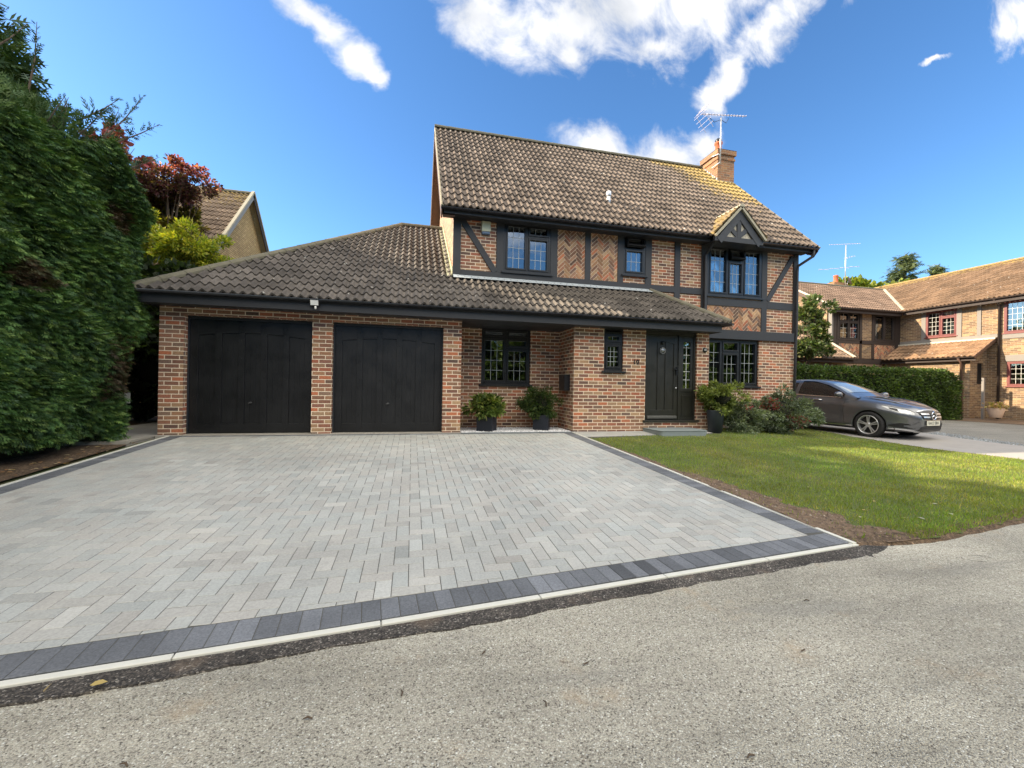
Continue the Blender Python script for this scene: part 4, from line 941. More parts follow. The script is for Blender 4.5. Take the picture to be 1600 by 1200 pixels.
# front door
DY = 8.56
fd = MB(); fd.box(5.07, 5.125, DY-.03, DY+.06, .57, 2.598); fd.box(6.325, 6.38, DY-.03, DY+.06, .57, 2.598); fd.box(5.125, 6.325, DY-.03, DY+.06, 2.50, 2.598); fd.box(5.93, 6.00, DY-.03, DY+.06, .57, 2.5); fd.box(5.02, 6.43, YG-.05, DY+.08, .53, .572)
dfr = fd.build('door_frame', M_dframe, H_, bevel=.004)
dd = MB(); a0, a1_ = 5.13, 5.925; dd.box(a0, a1_, DY+.004, DY+.05, .575, 2.495); dd.box(a0, a0+.10, DY-.012, DY+.003, .575, 2.495); dd.box(a1_-.10, a1_, DY-.012, DY+.003, .575, 2.495); dd.box(a0+.10, a1_-.10, DY-.0115, DY+.003, .575, .80)
N = 14
for j in range(N):
    ua, ub = a0+.10+(a1_-a0-.2)*j/N, a0+.10+(a1_-a0-.2)*(j+1)/N; za, zb = [2.36-.10*(2*(u-a0)/(a1_-a0)-1)**2 for u in (ua, ub)]
    dd.face([(ua, DY-.011, za), (ub, DY-.011, zb), (ub, DY-.011, 2.495), (ua, DY-.011, 2.495)]); dd.face([(ua, DY+.004, za), (ub, DY+.004, zb), (ub, DY-.011, zb), (ua, DY-.011, za)])
for k in (1, 2): x = a0+.10+(a1_-a0-.2)*k/3; dd.box(x-.022, x+.022, DY-.0105, DY+.003, .80, 2.34)
dro = dd.build('front_door', M_dframe, H_, bevel=.003)
m = MB(); m.obox((a0+.02, DY-.01, .60), (1, 0, 0), (0, -1, 0), (0, 0, 1), 0, a1_-a0-.04, 0, .035, 0, .07); m.build('weatherboard', mat('grey_threshold', (.09, .09, .085), .4)[0], dro, bevel=.012)
m = MB(); m.lathe([(0, .03), (.03, .028), (.05, .02), (.055, 0)], (5.525, DY-.012, 2.155), (0, -1, 0), 20)
for k in range(20): a = 2*pi*k/20; b_ = 2*pi*(k+1)/20; m.tube([(5.525+.068*cos(a), DY-.03, 2.145+.068*sin(a)), (5.525+.068*cos(b_), DY-.03, 2.145+.068*sin(b_))], .009, 6)
m.build('door_knocker', mat('pewter', (.30, .31, .32), .35, .9)[0], dro, smooth=True)
m = MB(); m.lathe([(0, .03), (.035, .027), (.04, 0)], (5.53, DY-.012, 2.32), (0, -1, 0), 16); m.build('door_viewer', M_black, dro, smooth=True); m = MB(); m.box(5.875, 5.905, DY-.045, DY-.012, 1.60, 1.78); m.box(5.80, 5.90, DY-.06, DY-.045, 1.72, 1.745); m.build('handle', M_black, dro, smooth=False)
m = MB(); m.lathe([(0, .014), (.018, .012), (.02, 0)], (5.885, DY-.012, 1.30), (0, -1, 0), 12); m.build('lock', M_metal, dro, smooth=True)
sp_ = MB(); sp_.box(6.0, 6.325, DY-.0, DY+.05, .575, 1.28); sp_.box(6.0, 6.07, DY-.012, DY+.04, 1.28, 2.5); sp_.box(6.255, 6.325, DY-.012, DY+.04, 1.28, 2.5); sp_.box(6.07, 6.255, DY-.012, DY+.04, 2.36, 2.5); sp_.box(6.0, 6.325, DY-.014, DY+.04, 1.22, 1.30); sp_.box(6.05, 6.275, DY-.01, DY-.001, .66, .84+.3); sp_.box(6.0, 6.325, DY-.0115, DY, .575, .62)
spo = sp_.build('side_light', M_dframe, H_, bevel=.003)
m = MB(); m.box(6.068, 6.257, DY+.01, DY+.016, 1.29, 2.365)
m.box(6.155, 6.163, DY+.003, DY+.009, 1.3, 2.36, mi=1)
for z in (1.49, 1.68, 1.87, 2.06, 2.23): m.box(6.07, 6.255, DY+.0035, DY+.0085, z, z+.008, mi=1)
m.build('pane', [glassmat('patterned_glass', (.75, .8, .78), .25), M_white], spo)
# step
stp = MB()
bx0, bx1, by0, by1 = 5.03, 6.22, 7.77, YG-.003
P1 = [(bx0, by1), (bx0, by0+.03), (bx0+.03, by0), (bx1-.14, by0), (bx1, by0+.14), (bx1, by1)]
i0 = 0; z0_, z1_ = .24, .405
stp.v += [(x, y, z1_) for x, y in P1]+[(x, y, z0_) for x, y in P1]; stp.quadidx(tuple(range(6))[::-1])
for k in range(6): stp.quadidx((k, (k+1) % 6, 6+(k+1) % 6, 6+k)[::-1])
so_ = stp.build('stone_step', M_slab, None, bevel=.012); setp(so_, 'grey stone doorstep slab below the front door', 'step')
# ============================================================ NEIGHBOUR HOUSES
def ebars(root, axis, pos, sgn, bars, m, name='beam', d=.03):
    for k, (u0, u1, z0, z1) in enumerate(bars):
        mb = MB(); dd_ = d+.002*(k % 3)
        if axis == 'y': mb.box(u0, u1, pos-dd_, pos+.01, z0, z1)
        else: mb.box(pos-dd_, pos+.01, u0, u1, z0, z1)
        mb.build(name, m, root)
RH = thing('brick_house', 'L-shaped yellow brick house with red window frames beyond the grey car', 'house', (24, 14, .3))
w2 = MB()
AW = [(14.16, 15.36, 3.95, 5.19), (11.3, 12.57, 3.85, 5.18), (11.3, 12.45, 1.62, 2.64)]
wall(w2, 'x', 24.3, .24, 3, 16.5, -.2, 5.35, AW)
BW = [(20.35, 21.65, 3.85, 5.2), (22.6, 23.95, 3.85, 5.2)]
wall(w2, 'y', 16.5, .24, 19.93, 24.3, -.2, 5.33, BW)
q = [(16.74, -.2), (23.0, -.2), (23.0, 5.3), (19.6, 7.3), (16.74, 5.55)]
w2.face([(19.93, y, z) for y, z in q][::-1]); w2.face([(20.15, y, z) for y, z in q]); w2.face([(19.93, 16.5, -.2), (19.93, 16.74, -.2), (19.93, 16.74, 5.55), (19.93, 16.5, 5.35)][::-1])
wall(w2, 'x', 23.3, .2, 13.1, 16.5, -.2, 2.83); wall(w2, 'y', 13.1, .2, 23.5, 24.3, -.2, 2.83, [(23.72, 24.08, 1.7, 2.6)])
w2.face([(23.3, 13.1, 2.83), (24.3, 13.1, 2.83), (24.3, 13.1, 3.5)]); w2.face([(24.3, 13.3, 2.83), (23.3, 13.3, 2.83), (24.3, 13.3, 3.5)])
wall(w2, 'y', 15.7, .2, 13.0, 19.93, -.2, 2.75); w2.box(26, 31, 3.1, 24, -.2, 5.2)
w2.build('wall', M_buff, RH)
ebars(RH, 'x', 24.3, -1, [(15.36, 15.54, 3.85, 5.33), (13.98, 14.16, 3.85, 5.33), (13.30, 13.44, 3.85, 5.33), (12.76, 13.98, 3.68, 3.85), (13.98, 16.5, 3.68, 3.85), (9, 12.6, 3.62, 3.83), (9, 12.5, 2.66, 2.92)], M_greybeam)
ebars(RH, 'y', 16.5, -1, [(19.98, 20.2, 2.6, 5.33), (20.24, 20.36, 2.6, 5.33), (21.65, 21.8, 2.9, 5.33), (22.45, 22.6, 2.9, 5.33), (23.95, 24.29, 2.9, 5.33), (20.2, 24.29, 3.66, 3.84), (19.98, 24.29, 2.68, 2.94)], M_dkbeam)
mb = MB(); mb.box(19.89, 19.98, 16.46, 16.64, 2.6, 5.33); mb.build('lit_corner_beam', M_greybeam, RH)  # sunlit side of the dark corner timber, its light put into the grey
herr_panel(RH, 'y', 16.49, 20.36, 21.65, 2.94, 3.66); herr_panel(RH, 'y', 16.49, 22.6, 23.95, 2.94, 3.66)
wg = mat('white_lead_bar', (.72, .70, .64), .6)[0]
L2 = [(0, .5, 0, .74, 3, 4), (0, .5, .74, 1, 3, 1), (.5, 1, 0, 1, 3, 5)]
window(RH, 'x', 24.3, -1, *AW[0], L2, M_redframe, rec=-.02, glead=wg); window(RH, 'x', 24.3, -1, *AW[1], [(0, .4, 0, 1, 3, 5), (.4, 1, 0, 1, 4, 5)], M_redframe, rec=-.02, glead=wg); window(RH, 'x', 24.3, -1, *AW[2], [(0, .45, 0, 1, 2, 3), (.45, 1, 0, 1, 3, 4)], M_redframe, rec=-.02, glead=wg)
L3 = [(0, .5, 0, .66, 2, 3), (0, .5, .66, 1, 2, 1), (.5, 1, 0, .66, 2, 3), (.5, 1, .66, 1, 2, 1)]
window(RH, 'y', 16.5, -1, *BW[0], L3, M_dkbeam, glead=wg); window(RH, 'y', 16.5, -1, *BW[1], [(0, .5, 0, 1, 1, 1), (.5, 1, 0, 1, 1, 1)], M_dkbeam, glead=wg)
mb = MB(); mb.box(23.72, 24.08, 13.16, 13.2, 1.7, 2.6); mb.build('side_window', M_black, RH)
for (x0, x1, y0, y1, z0, z1) in ((24.62, 24.64, 14.2, 14.8, 3.95, 5.15), (21.2, 21.6, 16.9, 16.92, 3.9, 4.7), (24.62, 24.64, 11.4, 12.5, 3.9, 5.15)):
    mb = MB(); mb.box(x0, x1, y0, y1, z0, z1); mb.build('curtain', M_curtain, RH)
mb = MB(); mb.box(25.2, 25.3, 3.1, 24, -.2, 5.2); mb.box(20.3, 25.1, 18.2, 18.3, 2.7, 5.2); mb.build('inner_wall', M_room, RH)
rf = MB(); ob = (.165, .105, .065); lo2 = lambda s, t: .05+(.55 if t > 4.1 else 0)+.3*noise.noise((s*.6, t*.6, 1))
sA = Vector((4.05, 0, 2.33)); roof_slope(rf, (23.9, 4, 5.34), (0, 1, 0), sA, [(0, 0), (16.5, 0), (16.5, sA.length), (0, sA.length)], ns=5, base=ob, lich=lo2, pitch=.155)
rf.face([(32, 4, 5.3), (27.95, 4, 7.67), (27.95, 20.5, 7.67), (32, 20.5, 5.3)]); a1r = rf.build('roof', M_tile, RH)
mb = MB(); ridge_tiles(mb, (27.95, 4, 7.72), (27.95, 20.5, 7.72)); mb.build('ridge_tiles', simple('lichened_ridge', (.27, .18, .07), .9, .4, 8), a1r)
rf = MB(); sB = Vector((0, 3.4, 2.06)); roof_slope(rf, (19.6, 16.12, 5.30), (1, 0, 0), sB, [(0, 0), (4.25, 0), (7.9, sB.length), (0, sB.length)], ns=5, base=(.13, .09, .068), lich=lambda s, t: .1, pitch=.155)
rf.face([(19.6, 22.9, 5.3), (19.6, 19.52, 7.36), (27.5, 19.52, 7.36), (27.5, 22.9, 5.3)]); r2 = rf.build('roof', M_tile, RH)
mb = MB(); ridge_tiles(mb, (19.6, 19.52, 7.41), (27.4, 19.52, 7.41)); mb.build('ridge_tiles', M_ridge, r2)
mb = MB(); mb.beam((23.95, 16.1, 5.42), (27.4, 19.5, 7.44), .14, .03, (0, 0, 1)); mb.build('valley', M_verge, r2)
mb = MB(); mb.beam((19.6, 16.1, 5.33), (19.6, 19.52, 7.40), .09, .07, (0, -.5, .85)); mb.build('verge', M_cream, r2)
mb = MB(); mb.beam((19.62, 16.12, 5.20), (19.62, 19.52, 7.26), .03, .17, (0, -.5, .85)); mb.build('bargeboard', M_brown, r2)
rf = MB(); sL = Vector((1.25, 0, .80)); roof_slope(rf, (23.06, 12.77, 2.86), (0, 1, 0), sL, [(0, 0), (3.73, 0), (3.73, sL.length), (0, sL.length)], ns=5, base=(.26, .16, .095), lich=lambda s, t: .2, pitch=.19)
r3 = rf.build('lean_to_roof', M_tile, RH)
mb = MB(); mb.box(24.16, 24.31, 12.77, 16.49, 3.63, 3.70); mb.build('flashing', M_cream, r3)
mb = MB(); mb.beam((22.98, 12.78, 2.82), (24.3, 12.78, 3.66), .04, .12, (-.5, 0, .85)); mb.build('bargeboard', M_brown, r3)
rf = MB(); sG = Vector((0, 2.6, 1.75)); roof_slope(rf, (13.0, 15.35, 2.80), (1, 0, 0), sG, [(0, 0), (6.93, 0), (6.93, sG.length), (0, sG.length)], ns=5, base=(.20, .14, .10), pitch=.19)
r4 = rf.build('garage_roof', M_tile, RH)
mb = MB(); mb.beam((19.86, 15.3, 2.88), (19.86, 17.95, 4.66), .16, .03, (0, -.5, .85)); mb.build('flashing', M_cream, r4)
for a, b2, o in (((23.86, 4, 5.33), (23.86, 16.1, 5.33), (-1, 0, 0)), ((19.55, 16.07, 5.29), (23.85, 16.07, 5.29), (0, -1, 0)), ((23.0, 12.8, 2.85), (23.0, 16.4, 2.85), (-1, 0, 0)), ((13, 15.3, 2.78), (20.0, 15.3, 2.78), (0, -1, 0))): gutter(RH, a, b2, mt=M_dkbeam, out=o)
for a in ((23.92, 23.98, 4, 16.1, 5.14, 5.31), (19.65, 23.9, 16.14, 16.2, 5.10, 5.27), (23.08, 23.12, 12.8, 16.45, 2.68, 2.83), (13, 19.9, 15.4, 15.44, 2.6, 2.76)): mb = MB(); mb.box(*a); mb.build('fascia', M_dkbeam, RH)
mb = MB(); mb.tube([(23.86, 12.68, 5.3), (24.22, 12.68, 5.05), (24.22, 12.68, .2)], .045, 8); mb.build('downpipe', M_dkbeam, RH, smooth=True)
mb = MB(); mb.tube([(23.0, 13.35, 2.8), (23.2, 13.35, 2.6), (23.24, 13.35, .2)], .045, 8); mb.build('downpipe', M_brown, RH, smooth=True)
mb = MB(); mb.box(23.25, 23.33, 12.62, 12.70, .1, 1.95); mb.build('porch_post', M_greybeam, RH)
cb = MB(); cb.box(25.15, 26.25, 20.7, 21.3, 6.2, 8.0); c2 = cb.build('chimney', M_sbrick, RH); mb = MB(); mb.lathe([(.16, 0), (.13, .1), (.12, .42), (.15, .46), (.12, .5)], (25.62, 21, 8.0), n=12); mb.build('chimney_pot', M_terra, c2, smooth=True)
def aerial(name, label, x, y, z0, z1, booms, ref=True, mast_r=.022):
    t = thing(name, label, 'aerial', (x, y, z0)); m = MB(); m.tube([(x, y, z0), (x, y, z1)], mast_r, 8); m.build('mast', M_metal, t, smooth=True)
    for (xa, xb, za, zb, n_, el, rf_) in booms:
        m = MB(); m.tube([(xa, y-.03, za), (xb, y-.03, zb)], .014, 6)
        for k in range(n_):
            f = (k+.5)/n_; px_, pz_ = xa+(xb-xa)*f, za+(zb-za)*f; m.tube([(px_, y-.03-el, pz_-el*.35), (px_, y-.03+el, pz_+el*.35)], .0055, 4)
        if rf_:
            for s_ in (1, -1):
                for k in range(4):
                    a = k*.11+.04; m.tube([(xa-.06+a*.75, y-.33, za+s_*a), (xa-.06+a*.75, y+.27, za+s_*a)], .006, 4)
                m.tube([(xa-.03, y-.2, za), (xa+.33, y-.2, za+s_*.46)], .007, 4); m.tube([(xa-.03, y+.15, za), (xa+.33, y+.15, za+s_*.46)], .007, 4)
        m.build('antenna', mat('aluminium', (.42, .40, .46), .45, .6)[0], t)
    return t
ta = aerial('television_aerial', 'long television aerial on a white mast strapped to the orange brick chimney', 9.80, 12.03, 8.72, 10.27, [(9.02, 10.75, 10.24, 10.45, 15, .10, True)])
m = MB(); m.tube([(9.80, 12.03, 10.2), (9.55, 12.03, 10.08), (9.35, 12.03, 10.2)], .008, 5); m.tube([(9.80, 12.03, 10.2), (10.0, 12.03, 10.12), (10.1, 12.03, 10.3)], .008, 5); m.build('cable', M_black, ta)
m = MB(); m.tube([(9.80, 12.03, 8.8), (9.72, 12.02, 8.74), (9.70, 12.3, 8.72)], .014, 5); m.build('bracket', M_metal, ta); m = MB(); m.tube([(9.80, 12.03, 9.0), (9.72, 12.02, 9.05), (9.70, 12.3, 9.1)], .014, 5); m.build('bracket', M_metal, ta)
aerial('television_aerial', 'double television aerial rising behind the ridge of the yellow brick house', 25.93, 20.65, 7.6, 10.32, [(24.64, 27.0, 10.2, 10.5, 12, .13, False), (23.84, 27.0, 8.6, 9.08, 4, .3, False), (25.8, 26.6, 9.45, 9.7, 4, .12, False)], mast_r=.03)
ds = thing('satellite_dish', 'grey satellite dish beside the red pot behind the tiled ridge', 'satellite dish', (26.05, 20.6, 7.9))
m = MB(); m.lathe([(0, 0), (.15, .02), (.28, .09), (.29, .095), (.15, .03), (0, .012)], (26.1, 20.6, 8.08), (.6, -.7, .3), 18); m.build('dish', M_dkbeam, ds, smooth=True); m = MB(); m.tube([(26.1, 20.6, 8.08), (26.05, 20.75, 7.6)], .02, 6); m.build('arm', M_metal, ds)
pt_ = thing('flower_tub', 'pale wooden tub of fading flowers against the porch of the yellow brick house', 'planter', (23.0, 12.1, .3))
m = MB(); m.lathe([(.17, 0), (.27, .38), (.25, .38), (.2, .3), (0, .3)], (23.0, 12.1, .33), n=14); m.build('tub', mat('weathered_wood', (.42, .30, .22), .85)[0], pt_, smooth=True)
N = 260; pp = rng.normal(0, 1, (N, 3))*(.14, .14, .07)+(23.0, 12.1, .80); cloud('flowers', pp, pp-(23.0, 12.1, .6), rng.uniform(.05, .1, N), [random.choice([(.5, .42, .12), (.2, .22, .05), (.5, .32, .2)]) for _ in range(N)], LEAFW, M_leaf, pt_)
# left neighbour
LH = thing('brick_house', 'buff brick gable house showing above the garage roof at the left', 'house', (-9, 18.5, .3))
def LHf():
    m = MB(); X0 = -6.30; ry, rz, ez, hd = 18.3, 8.52, 4.75, 3.75
    q = [(ry-hd, 0), (ry+hd, 0), (ry+hd, ez), (ry, rz-.12), (ry-hd, ez)]
    m.face([(X0-.02, y, z) for y, z in q]); m.face([(-15, y, z) for y, z in q][::-1]); m.face([(X0-.02, ry-hd, 0), (X0-.02, ry-hd, ez), (-15, ry-hd, ez), (-15, ry-hd, 0)]); m.build('wall', M_buff2, LH)
    r = MB(); s_ = Vector((0, hd+.3, rz-ez+.25)); e0 = (-15.2, ry-hd-.3, ez-.25)
    roof_slope(r, e0, (1, 0, 0), s_, [(0, 0), (9.1, 0), (9.1, s_.length), (0, s_.length)], ns=5, base=(.17, .125, .09), lich=lambda s, t: .0+.6*max(0, (t-3)/2.5)); r.face([(-15.2, ry+hd+.3, ez-.25), (-15.2, ry, rz), (-6.1, ry, rz), (-6.1, ry+hd+.3, ez-.25)])
    ro = r.build('roof', M_tile, LH); m = MB(); ridge_tiles(m, (-15.2, ry, rz+.05), (-6.1, ry, rz+.05), n=5); m.build('ridge_tiles', M_ridge, ro)
    for s2 in (1, -1):
        m = MB(); a = Vector((-6.1, ry-s2*(hd+.3), ez-.27)); b2 = Vector((-6.1, ry, rz-.02)); m.beam(a, b2, .04, .22, (0, -s2*.7, .7)); m.build('bargeboard', M_dkbeam if s2 < 0 else mat('grey_board', (.22, .22, .22), .7)[0], ro)
        m = MB(); m.beam(a+Vector((0, 0, .13)), b2+Vector((0, 0, .13)), .10, .06, (0, -s2*.7, .7)); m.build('verge', M_verge, ro)
LHf()
# ============================================================ VEGETATION
def pal(cols, N, v=.25):
    C = np.array(cols)[rng.integers(0, len(cols), N)]; return C*rng.uniform(1-v, 1+v, (N, 1))
def blob(m, c, r, n1_=10, n2_=7, amp=.2):
    i0 = len(m.v)
    for j in range(n2_+1):
        for i in range(n1_):
            th, ph = 2*pi*i/n1_, pi*j/n2_; d = Vector((sin(ph)*cos(th), sin(ph)*sin(th), cos(ph))); k = 1+amp*noise.noise(d*1.7+Vector(c)); m.v.append((c[0]+d.x*r[0]*k, c[1]+d.y*r[1]*k, c[2]+d.z*r[2]*k))
    for j in range(n2_):
        for i in range(n1_): a = i0+j*n1_+i; b_ = i0+j*n1_+(i+1) % n1_; m.quadidx((a, a+n1_, b_+n1_, b_))
def clumps(c, r, K, cr, N, lo=-.4):
    """points on the outer shells of K leaf clumps filling an ellipsoid"""
    c, r = np.array(c, float), np.array(r, float); P_, D_ = [], []
    for _ in range(K):
        d = rng.normal(0, 1, 3); d /= np.linalg.norm(d); d[2] = max(d[2], lo); k = rng.uniform(.35, 1.22)
        cc = c+d*r*k; q = rng.normal(0, 1, (N//K, 3)); q /= np.linalg.norm(q, axis=1)[:, None]; rad = cr*rng.uniform(.6, 1.25)
        P_.append(cc+q*rad*rng.uniform(.35, 1, (N//K, 1))*(1, 1, .75)); D_.append(q*.8+d*.5)
    return np.concatenate(P_), np.concatenate(D_)
def shrub(name, label, cat, base, c, r, N, size, cols, tmpl=LEAF, K=24, cr=.25, stems=True, m=None, group=None, jit=.4, core=.5, trunk=None, parts=('foliage', 'stem'), lo=-.4, extra=None, v=.3):
    t = thing(name, label, cat, base, group); P_, D_ = clumps(c, r, K, cr, N, lo)
    cl_ = pal(cols, len(P_), v)
    if extra: extra(P_, cl_)
    cloud(parts[0], P_, D_, rng.uniform(size*.6, size*1.3, len(P_)), cl_, tmpl, m or M_leaf, t, jit=jit)
    s_ = MB()
    if trunk:
        s_.tube([base, tuple(Vector(base)*.5+Vector(c)*.5+Vector((.1, .05, 0))), tuple(c)], [trunk, trunk*.8, trunk*.4], 8)
    for _ in range(14):
        d = Vector(rng.normal(0, 1, 3)); d.normalize(); e = Vector(c)+Vector((d.x*r[0], d.y*r[1], abs(d.z)*r[2]))*.8; o_ = Vector(base)+Vector((random.uniform(-.05, .05), random.uniform(-.05, .05), 0)) if not trunk else Vector(base).lerp(Vector(c), random.uniform(.55, .95))
        s_.tube([o_, o_.lerp(e, .5)+Vector((0, 0, .05)), e], [max(.006, (trunk or .02)*.4), .01, .004], 5)
    s_.build(parts[1], M_bark, t)
    if core:
        k = MB(); blob(k, c, [q*core for q in r]); k.build('shade_core', M_darkcore, t, smooth=True)
    return t
# tall clipped conifer hedge on the left
ch_ = thing('conifer_hedge', 'tall dark green conifer hedge along the left side of the driveway', 'hedge', (-5.5, 5, 0))
def hx(y, z): return -4.62-.10*np.sin(y*1.3)-.35*np.clip((z-4.2)/1.4, 0, 1)**2+.16*np.sin(y*2.9+z*1.7)*np.sin(z*2.1+y)-.25*np.clip((.9-z)/.9, 0, 1)
ZT = 4.55
def htop(y): return ZT+.25*np.sin(y*1.9)+.12*np.sin(y*5.1)-.35*np.clip((y-7.6)/.9, 0, 1)
def hend(z): return 7.72+.48*np.clip((z-.6)/2.2, 0, 1)+.12*np.sin(z*3.1)
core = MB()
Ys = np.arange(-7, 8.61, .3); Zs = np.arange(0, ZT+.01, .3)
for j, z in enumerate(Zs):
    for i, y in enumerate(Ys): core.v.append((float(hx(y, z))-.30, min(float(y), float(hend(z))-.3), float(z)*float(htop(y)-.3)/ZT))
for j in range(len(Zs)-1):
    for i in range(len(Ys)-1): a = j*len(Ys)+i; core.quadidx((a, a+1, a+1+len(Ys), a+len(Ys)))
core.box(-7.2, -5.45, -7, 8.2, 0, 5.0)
core.build('shade_core', M_darkcore, ch_)
N = 100000
y = 8.9-5.6*rng.random(N)**1.15; z = rng.uniform(.10, 1.0, N)*htop(y); dep = rng.exponential(.11, N); x = hx(y, z)-dep+.10
y = np.minimum(y, hend(z)+rng.normal(0, .05, N)); cl = np.sin(y*4.1+1.3*z)*np.sin(z*5.3+.7*y)
P_ = np.stack([x+.07*cl, y, z+0*y], 1); D_ = np.tile(np.array([.85, -.05, -.32]), (N, 1)); D_[:, 1] += .45*np.sin(y*7+z*3); D_[:, 2] += .25*np.sin(z*6+y*2)
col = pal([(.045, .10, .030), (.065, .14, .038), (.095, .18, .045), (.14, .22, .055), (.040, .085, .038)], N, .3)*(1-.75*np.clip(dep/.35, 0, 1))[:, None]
br_ = (np.sin(y*2.3+9)*np.sin(z*2.7+4) > .86) | ((np.abs(y-7.7) < .35) & (np.abs(z-1.5) < .5) & (rng.random(N) < .45)); col[br_] = pal([(.07, .045, .025), (.05, .05, .02)], int(br_.sum()))
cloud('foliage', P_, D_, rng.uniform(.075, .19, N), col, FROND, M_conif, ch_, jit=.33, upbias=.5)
N = 22000                                           # end and top
y = rng.uniform(2, 8.9, N); x = rng.uniform(-6.9, -4.75, N); z = htop(y)+rng.uniform(-.35, .25, N)+.35*np.sin((x+6.9)*1.5); k = rng.random(N) < .3
z[k] = rng.uniform(.3, 5.0, int(k.sum())); y[k] = hend(z[k])+rng.normal(0, .12, int(k.sum()))
D_ = np.tile(np.array([.25, -.1, .75]), (N, 1)); D_[k] = (.5, .8, -.2)
cloud('top_growth', np.stack([x, y, z], 1), D_, rng.uniform(.10, .22, N), pal([(.05, .10, .03), (.055, .10, .028), (.08, .13, .035)], N), FROND, M_conif, ch_, jit=.4)
def shoots(spec):      # loose leading shoots standing out of the top
    P_, D_, S_ = [], [], []
    for (a, b2, n_) in spec:
        a, b2 = Vector(a), Vector(b2); m = MB(); m.tube([a, a.lerp(b2, .5)+Vector((.03, 0, 0)), b2], [.014, .009, .003], 5); m.build('leading_shoot', M_bark, ch_); ax = (b2-a).normalized()
        for k in range(n_):
            f = .12+.88*k/n_; p = a.lerp(b2, f); d = Vector(rng.normal(0, 1, 3)); d = (d-ax*d.dot(ax)).normalized(); P_.append(p); D_.append(d*.75+ax*.75); S_.append(.24*(1.12-f)+.04)
    cloud('shoot_foliage', P_, D_, np.array(S_), pal([(.06, .10, .05), (.045, .085, .04)], len(P_)), FROND, M_conif, ch_, jit=.25)
sp = [((-5.2, 7.2, 5.2), (-5.22, 7.35, 6.3), 22), ((-5.0, 8.3, 5.2), (-4.72, 8.85, 6.35), 26), ((-5.0, 8.2, 5.1), (-4.95, 8.6, 5.9), 14), ((-4.95, 8.7, 4.9), (-4.55, 9.0, 5.35), 16), ((-5.1, 6.2, 5.3), (-4.9, 6.3, 6.0), 20), ((-5.2, 6.6, 5.3), (-5.0, 6.9, 5.95), 18), ((-4.9, 7.7, 5.2), (-4.6, 8.0, 5.75), 18), ((-5.0, 5.8, 5.3), (-4.9, 5.9, 6.0), 18), ((-4.9, 8.5, 5.3), (-4.5, 8.9, 5.9), 20)]
for _ in range(14):
    yy = random.uniform(5.4, 8.7); sp.append(((-5.0, yy, float(htop(yy))-.15), (-4.95+random.uniform(-.15, .35), yy+random.uniform(-.1, .25), float(htop(yy))+random.uniform(.25, .55)), 12))
shoots(sp)
# tall screen of trees beyond the hedge (casts the shade over the drive)
GR = 'tall trees beyond the conifer hedge'
for k, (yy, xx, tz) in enumerate(((-9, -10.8, 10.2), (-5.6, -10.6, 10.0), (-2.2, -10.7, 10.3), (1.2, -10.5, 10.0), (4.6, -10.6, 10.2), (8.0, -10.5, 10.15), (11.1, -10.6, 10.0), (13.0, -10.7, 9.6))):
    t = thing('conifer_tree', 'dark conifer tree standing in the row behind the tall hedge', 'tree', (xx, yy, 0), GR)
    m = MB(); m.tube([(xx, yy, 0), (xx, yy, tz*.6), (xx, yy, tz-.6)], [.22, .15, .05], 8); m.build('trunk', M_bark, t)
    P_ = []; D_ = []
    N = 6500; zz = rng.uniform(.5, tz, N); a = rng.uniform(0, 2*pi, N); rr = (1.95 if k < 7 else .95)*np.clip((tz+.35-zz)/1.1, .25, 1)*rng.uniform(.7, 1.08, N)
    P_ = np.stack([xx+rr*np.cos(a), yy+rr*np.sin(a), zz-.2], 1); D_ = np.stack([np.cos(a), np.sin(a), .2+0*a], 1)
    cloud('crown', P_, D_, rng.uniform(.28, .5, N), pal([(.03, .06, .02), (.05, .09, .025)], N), FROND, M_conif, t, jit=.4, wid=1.6)
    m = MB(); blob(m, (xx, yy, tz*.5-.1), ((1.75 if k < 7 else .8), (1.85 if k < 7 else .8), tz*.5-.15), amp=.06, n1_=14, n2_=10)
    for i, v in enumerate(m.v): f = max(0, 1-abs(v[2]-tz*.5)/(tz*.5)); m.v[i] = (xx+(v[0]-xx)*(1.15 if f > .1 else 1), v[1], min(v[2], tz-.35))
    m.build('crown_shade_core', M_darkcore, t)
# acer, golden shrub, dark laurel behind the garage
shrub('acer_tree', 'purple and red leaved maple tree rising behind the conifer hedge', 'tree', (-6.9, 14.6, .2), (-7.2, 14.6, 6.98), (1.3, .8, .68), 9500, .085, [(.085, .032, .04), (.11, .035, .045), (.065, .04, .035), (.10, .07, .03)], LEAFW, 46, .27, core=0, trunk=.09, parts=('crown', 'trunk'), extra=lambda P_, c: c.__setitem__((P_[:, 2] > 7.3) & (np.arange(len(P_)) % 5 < 3), pal([(.42, .10, .13), (.32, .08, .10), (.46, .20, .18)], int(((P_[:, 2] > 7.3) & (np.arange(len(P_)) % 5 < 3)).sum()))))  # pinker upper leaves: sunlit glow put into the leaf colour
shrub('acer_tree', 'small tuft of red maple leaves poking out at the top of the conifer hedge', 'tree', (-6.6, 11.2, .2), (-6.38, 11.1, 6.35), (.42, .4, .38), 700, .12, [(.34, .09, .10), (.26, .06, .07), (.42, .20, .19)], LEAFW, 10, .16, core=0, trunk=.05, parts=('crown', 'trunk'))
shrub('golden_shrub', 'bright yellow green shrub above the left corner of the garage roof', 'shrub', (-6.4, 13.9, .2), (-6.35, 13.8, 4.95), (1.3, .6, .85), 12000, .11, [(.34, .36, .035), (.24, .30, .03), (.42, .40, .06), (.16, .22, .03)], LEAF, 40, .27, core=.0, trunk=.07)
